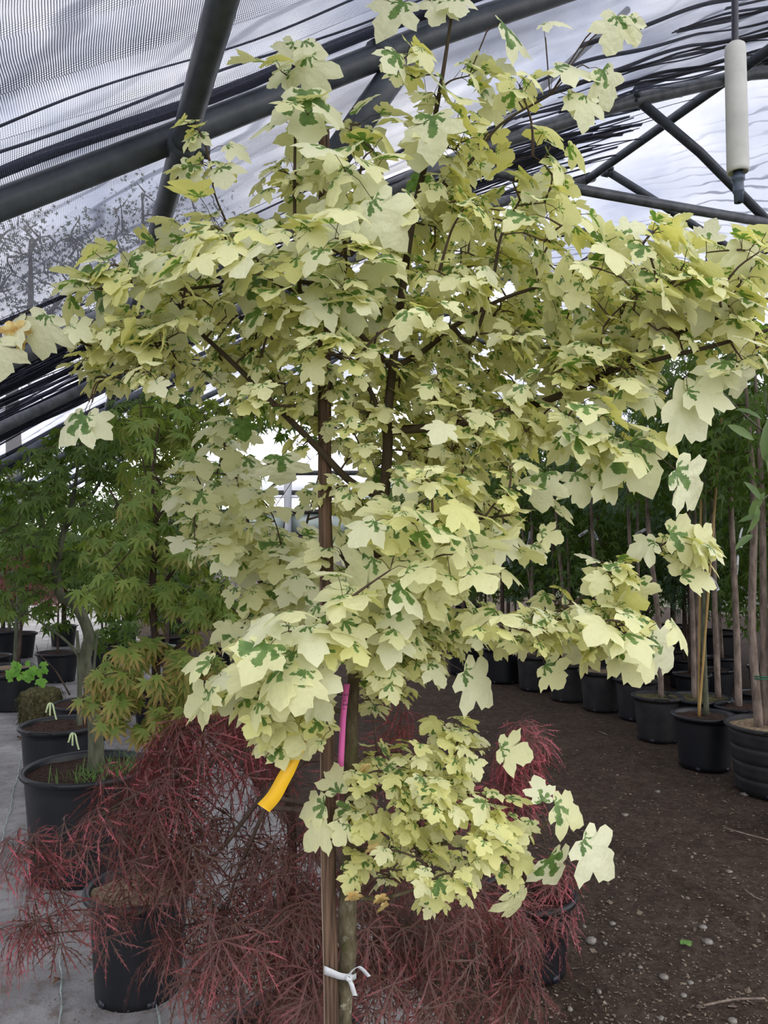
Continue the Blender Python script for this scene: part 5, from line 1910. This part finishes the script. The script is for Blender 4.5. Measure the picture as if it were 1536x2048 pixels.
D = 17.0
outside_tree(40, D, 'tall thin leaved tree outside the tunnel, seen through the net at left',
             [(40, 470, 60, 50, D, .5, 22, 15), (20, 560, 70, 60, D, .5, 26, 15), (130, 520, 60, 60, D, .5, 20, 15), (180, 480, 40, 60, D, .5, 12, 14), (110, 620, 80, 50, D, .5, 20, 15), (50, 720, 70, 60, D, .5, 22, 15), (170, 680, 60, 50, D, .5, 14, 15)],
             [([on_ground(40, D)] + PX([(30, 950), (25, 800), (30, 720), (60, 620), (60, 480)], D), [.22, .18, .14, .11, .07, .03]), (PX([(28, 760), (5, 690), (-20, 600)], D), [.08, .03]), (PX([(40, 690), (120, 600), (170, 500)], D), [.07, .03])])
outside_tree(300, 19.0, 'thin branched tree outside the tunnel, behind the long roof tube',
             [(280, 420, 60, 60, 19, .5, 18, 13), (330, 470, 60, 50, 19, .5, 16, 13), (240, 520, 60, 50, 19, .5, 16, 13), (400, 430, 50, 50, 19, .5, 12, 13), (300, 600, 90, 50, 19, .5, 18, 13), (430, 500, 50, 40, 19, .5, 8, 13)],
             [([on_ground(300, 19)] + PX([(300, 950), (295, 800), (290, 600), (285, 400)], 19), [.2, .17, .13, .08, .03]), (PX([(295, 650), (350, 520), (410, 430)], 19), [.06, .02]), (PX([(292, 620), (250, 520), (230, 470)], 19), [.06, .02])])

# ------------------------------------------------------------------ litter on the ground
mb = MB()
r2 = np.random.default_rng(12)
n = 0
while n < 8000:
    px, py = r2.uniform(700, 1600), r2.uniform(1330, 2110)
    g = G(px, py)
    u, v = g.dot(RX), g.dot(AX)
    if u < UB + .05 or (u > 4.15):
        continue
    n += 1
    s = .0022 + .009 * r2.uniform() ** 2.2 * (2.4 if r2.uniform() < .06 else 1)
    a = r2.uniform(0, 6.28)
    e = unit([math.cos(a), math.sin(a), r2.normal(0, .25)])
    f_ = unit(np.cross([r2.normal(0, .3), r2.normal(0, .3), 1], e))
    z = float(soilz(np.array([u]), np.array([v]))[0])
    c = np.array([g[0], g[1], z + .003])
    w = np.cross(e, f_)
    k_ = r2.uniform(.2, .95)
    mb.add([c + e * s, c + f_ * s * k_, c - e * s * r2.uniform(.6, 1), c - f_ * s * k_ * r2.uniform(.5, 1), c + w * s * .35], [[0, 1, 4], [1, 2, 4], [2, 3, 4], [3, 0, 4]])
part('wood_chip_litter', mb, M['chip'], None, 'stuff', smooth=False)
mb = MB()
n = 0
while n < 900:
    px, py = r2.uniform(-60, 860), r2.uniform(1400, 2110)
    g = G(px, py)
    u = g.dot(RX)
    if u > UB - .02 or u < -2.1:
        continue
    n += 1
    s = r2.uniform(.002, .007)
    a = r2.uniform(0, 6.28)
    e = np.array([math.cos(a), math.sin(a), 0])
    f_ = np.array([-e[1], e[0], 0])
    c = np.array([g[0], g[1], .012])
    mb.add([c + e * s, c + f_ * s * .5, c - e * s, c - f_ * s * .4, c + EZ * s * .5], [[0, 1, 4], [1, 2, 4], [2, 3, 4], [3, 0, 4]])
part('dirt_crumb_litter', mb, M['chip'], None, 'stuff', smooth=False)


def stone_mb(c, s, seed):
    r = np.random.default_rng(seed)
    b_ = bmesh.new()
    bmesh.ops.create_icosphere(b_, subdivisions=2, radius=1)
    v = np.array([x.co[:] for x in b_.verts])
    f_ = np.array([[q_.index for q_ in p.verts] for p in b_.faces])
    b_.free()
    k1, k2 = r.normal(size=3), r.normal(size=3)
    v = v * (1 + .18 * np.sin(v @ k1 * 2)[:, None] + .1 * np.sin(v @ k2 * 4)[:, None]) * [1, r.uniform(.6, .95), r.uniform(.45, .7)]
    a = r.uniform(0, 6.28)
    v = v @ np.array([[math.cos(a), math.sin(a), 0], [-math.sin(a), math.cos(a), 0], [0, 0, 1]])
    mb_ = MB()
    mb_.add(v * s + np.asarray(c), f_)
    return mb_


SP = [(1183, 1877, 16), (1225, 1840, 9), (1168, 1846, 8), (1210, 1879, 8), (1328, 1950, 13), (1406, 1850, 12), (1415, 1878, 15), (1197, 1975, 10), (1280, 1929, 8), (1322, 2026, 9), (1464, 2036, 12), (1250, 1627, 10),
      (1458, 1741, 9), (1490, 1587, 11), (1316, 1582, 7), (1140, 2010, 9), (1090, 1936, 8), (1366, 1985, 9), (1380, 1960, 9)]
for i, (px, py, s) in enumerate(SP):
    g = G(px, py)
    u, v = g.dot(RX), g.dot(AX)
    z = float(soilz(np.array([u]), np.array([v]))[0])
    m_ = s * .62 * np.linalg.norm(g - EYE) / F
    big = i in (0, 4, 5, 6)
    lab = {0: 'largest rounded grey stone on the soil right of the red maple', 4: 'round pale stone on the soil at bottom right', 5: 'small chalky stone beside the green weed', 6: 'broken chalky stone, larger of two beside the green weed'}.get(i, 'small grey stone scattered on the dark soil path')
    lone('stone', stone_mb((g[0], g[1], z + m_ * .25), m_, i), M['stone'], lab, 'stone', None if big else 'small stones scattered on the dark soil')
for i, (px, py, s, lab) in enumerate(((272, 2001, 7, 'pale pebble on the grey ground fabric in front of the pots'), (203, 1982, 4, 'tiny pebble on the grey ground fabric left of the pale one'))):
    g = G(px, py)
    m_ = s * np.linalg.norm(g - EYE) / F
    lone('pebble', stone_mb((g[0], g[1], .008 + m_ * .4), m_, 50 + i), M['stone'], lab, 'stone')
# twigs on the soil
for i, (pts, lab) in enumerate((([(1450, 1660), (1490, 1672), (1540, 1685)], 'thin dry stick lying on the soil at the right edge'), ([(1408, 2018), (1470, 2006), (1530, 2004)], 'thin dry stick lying on the soil at bottom right'),
                                ([(1490, 1785), (1510, 1800), (1525, 1806)], 'short dry stick on the soil below the stick at the right edge'), ([(1198, 1465), (1214, 1472)], 'tiny pale stick on the soil in front of the fourth pot'))):
    mb = MB()
    tube(mb, smoothline([G(x, y) + EZ * .012 for x, y in pts], 5), .004, 6)
    lone('dry_stick', mb, M['greybark'], lab, 'stick')
# weed with a few green leaves
c = G(1372, 1890)
wd = thing('weed', (c[0], c[1], 0), 'small bright green weed seedling alone on the soil', 'plant')
for k, a in enumerate((.3, 2.0, 3.6, 5.0)):
    mb = MB()
    v, t, q_, uv, _ = maple_template(500 + k, False)
    m_ = leafmat(c + [0, 0, .012], [math.cos(a), math.sin(a), .15], [0, 0, 1], .03)
    mb.add(v @ m_[:3, :3].T + m_[:3, 3], t, None)
    part('leaf', mb, M['weed'], wd)
for i, (px, py, s, lab) in enumerate(((35, 1479, .05, 'curled brown leaf on the fabric left of the black pots'), (185, 1930, .035, 'curled brown leaf at the foot of the tall black pot'), (120, 1968, .03, 'small curled brown leaf on the fabric at bottom left'), (92, 1905, .025, 'brown leaf scrap on the fabric under the red leaves'))):
    mb = MB()
    v, t, q_, uv, _ = maple_template(600 + i, False)
    v = v.copy()
    v[:, 2] += .9 * v[:, 0] ** 2
    m_ = leafmat(G(px, py) + [0, 0, .016], [math.cos(i * 2), math.sin(i * 2), .05], [0, .2, 1], s)
    mb.add(v @ m_[:3, :3].T + m_[:3, 3], t, None)
    lone('dry_leaf', mb, M['dryleaf'], lab, 'leaf')
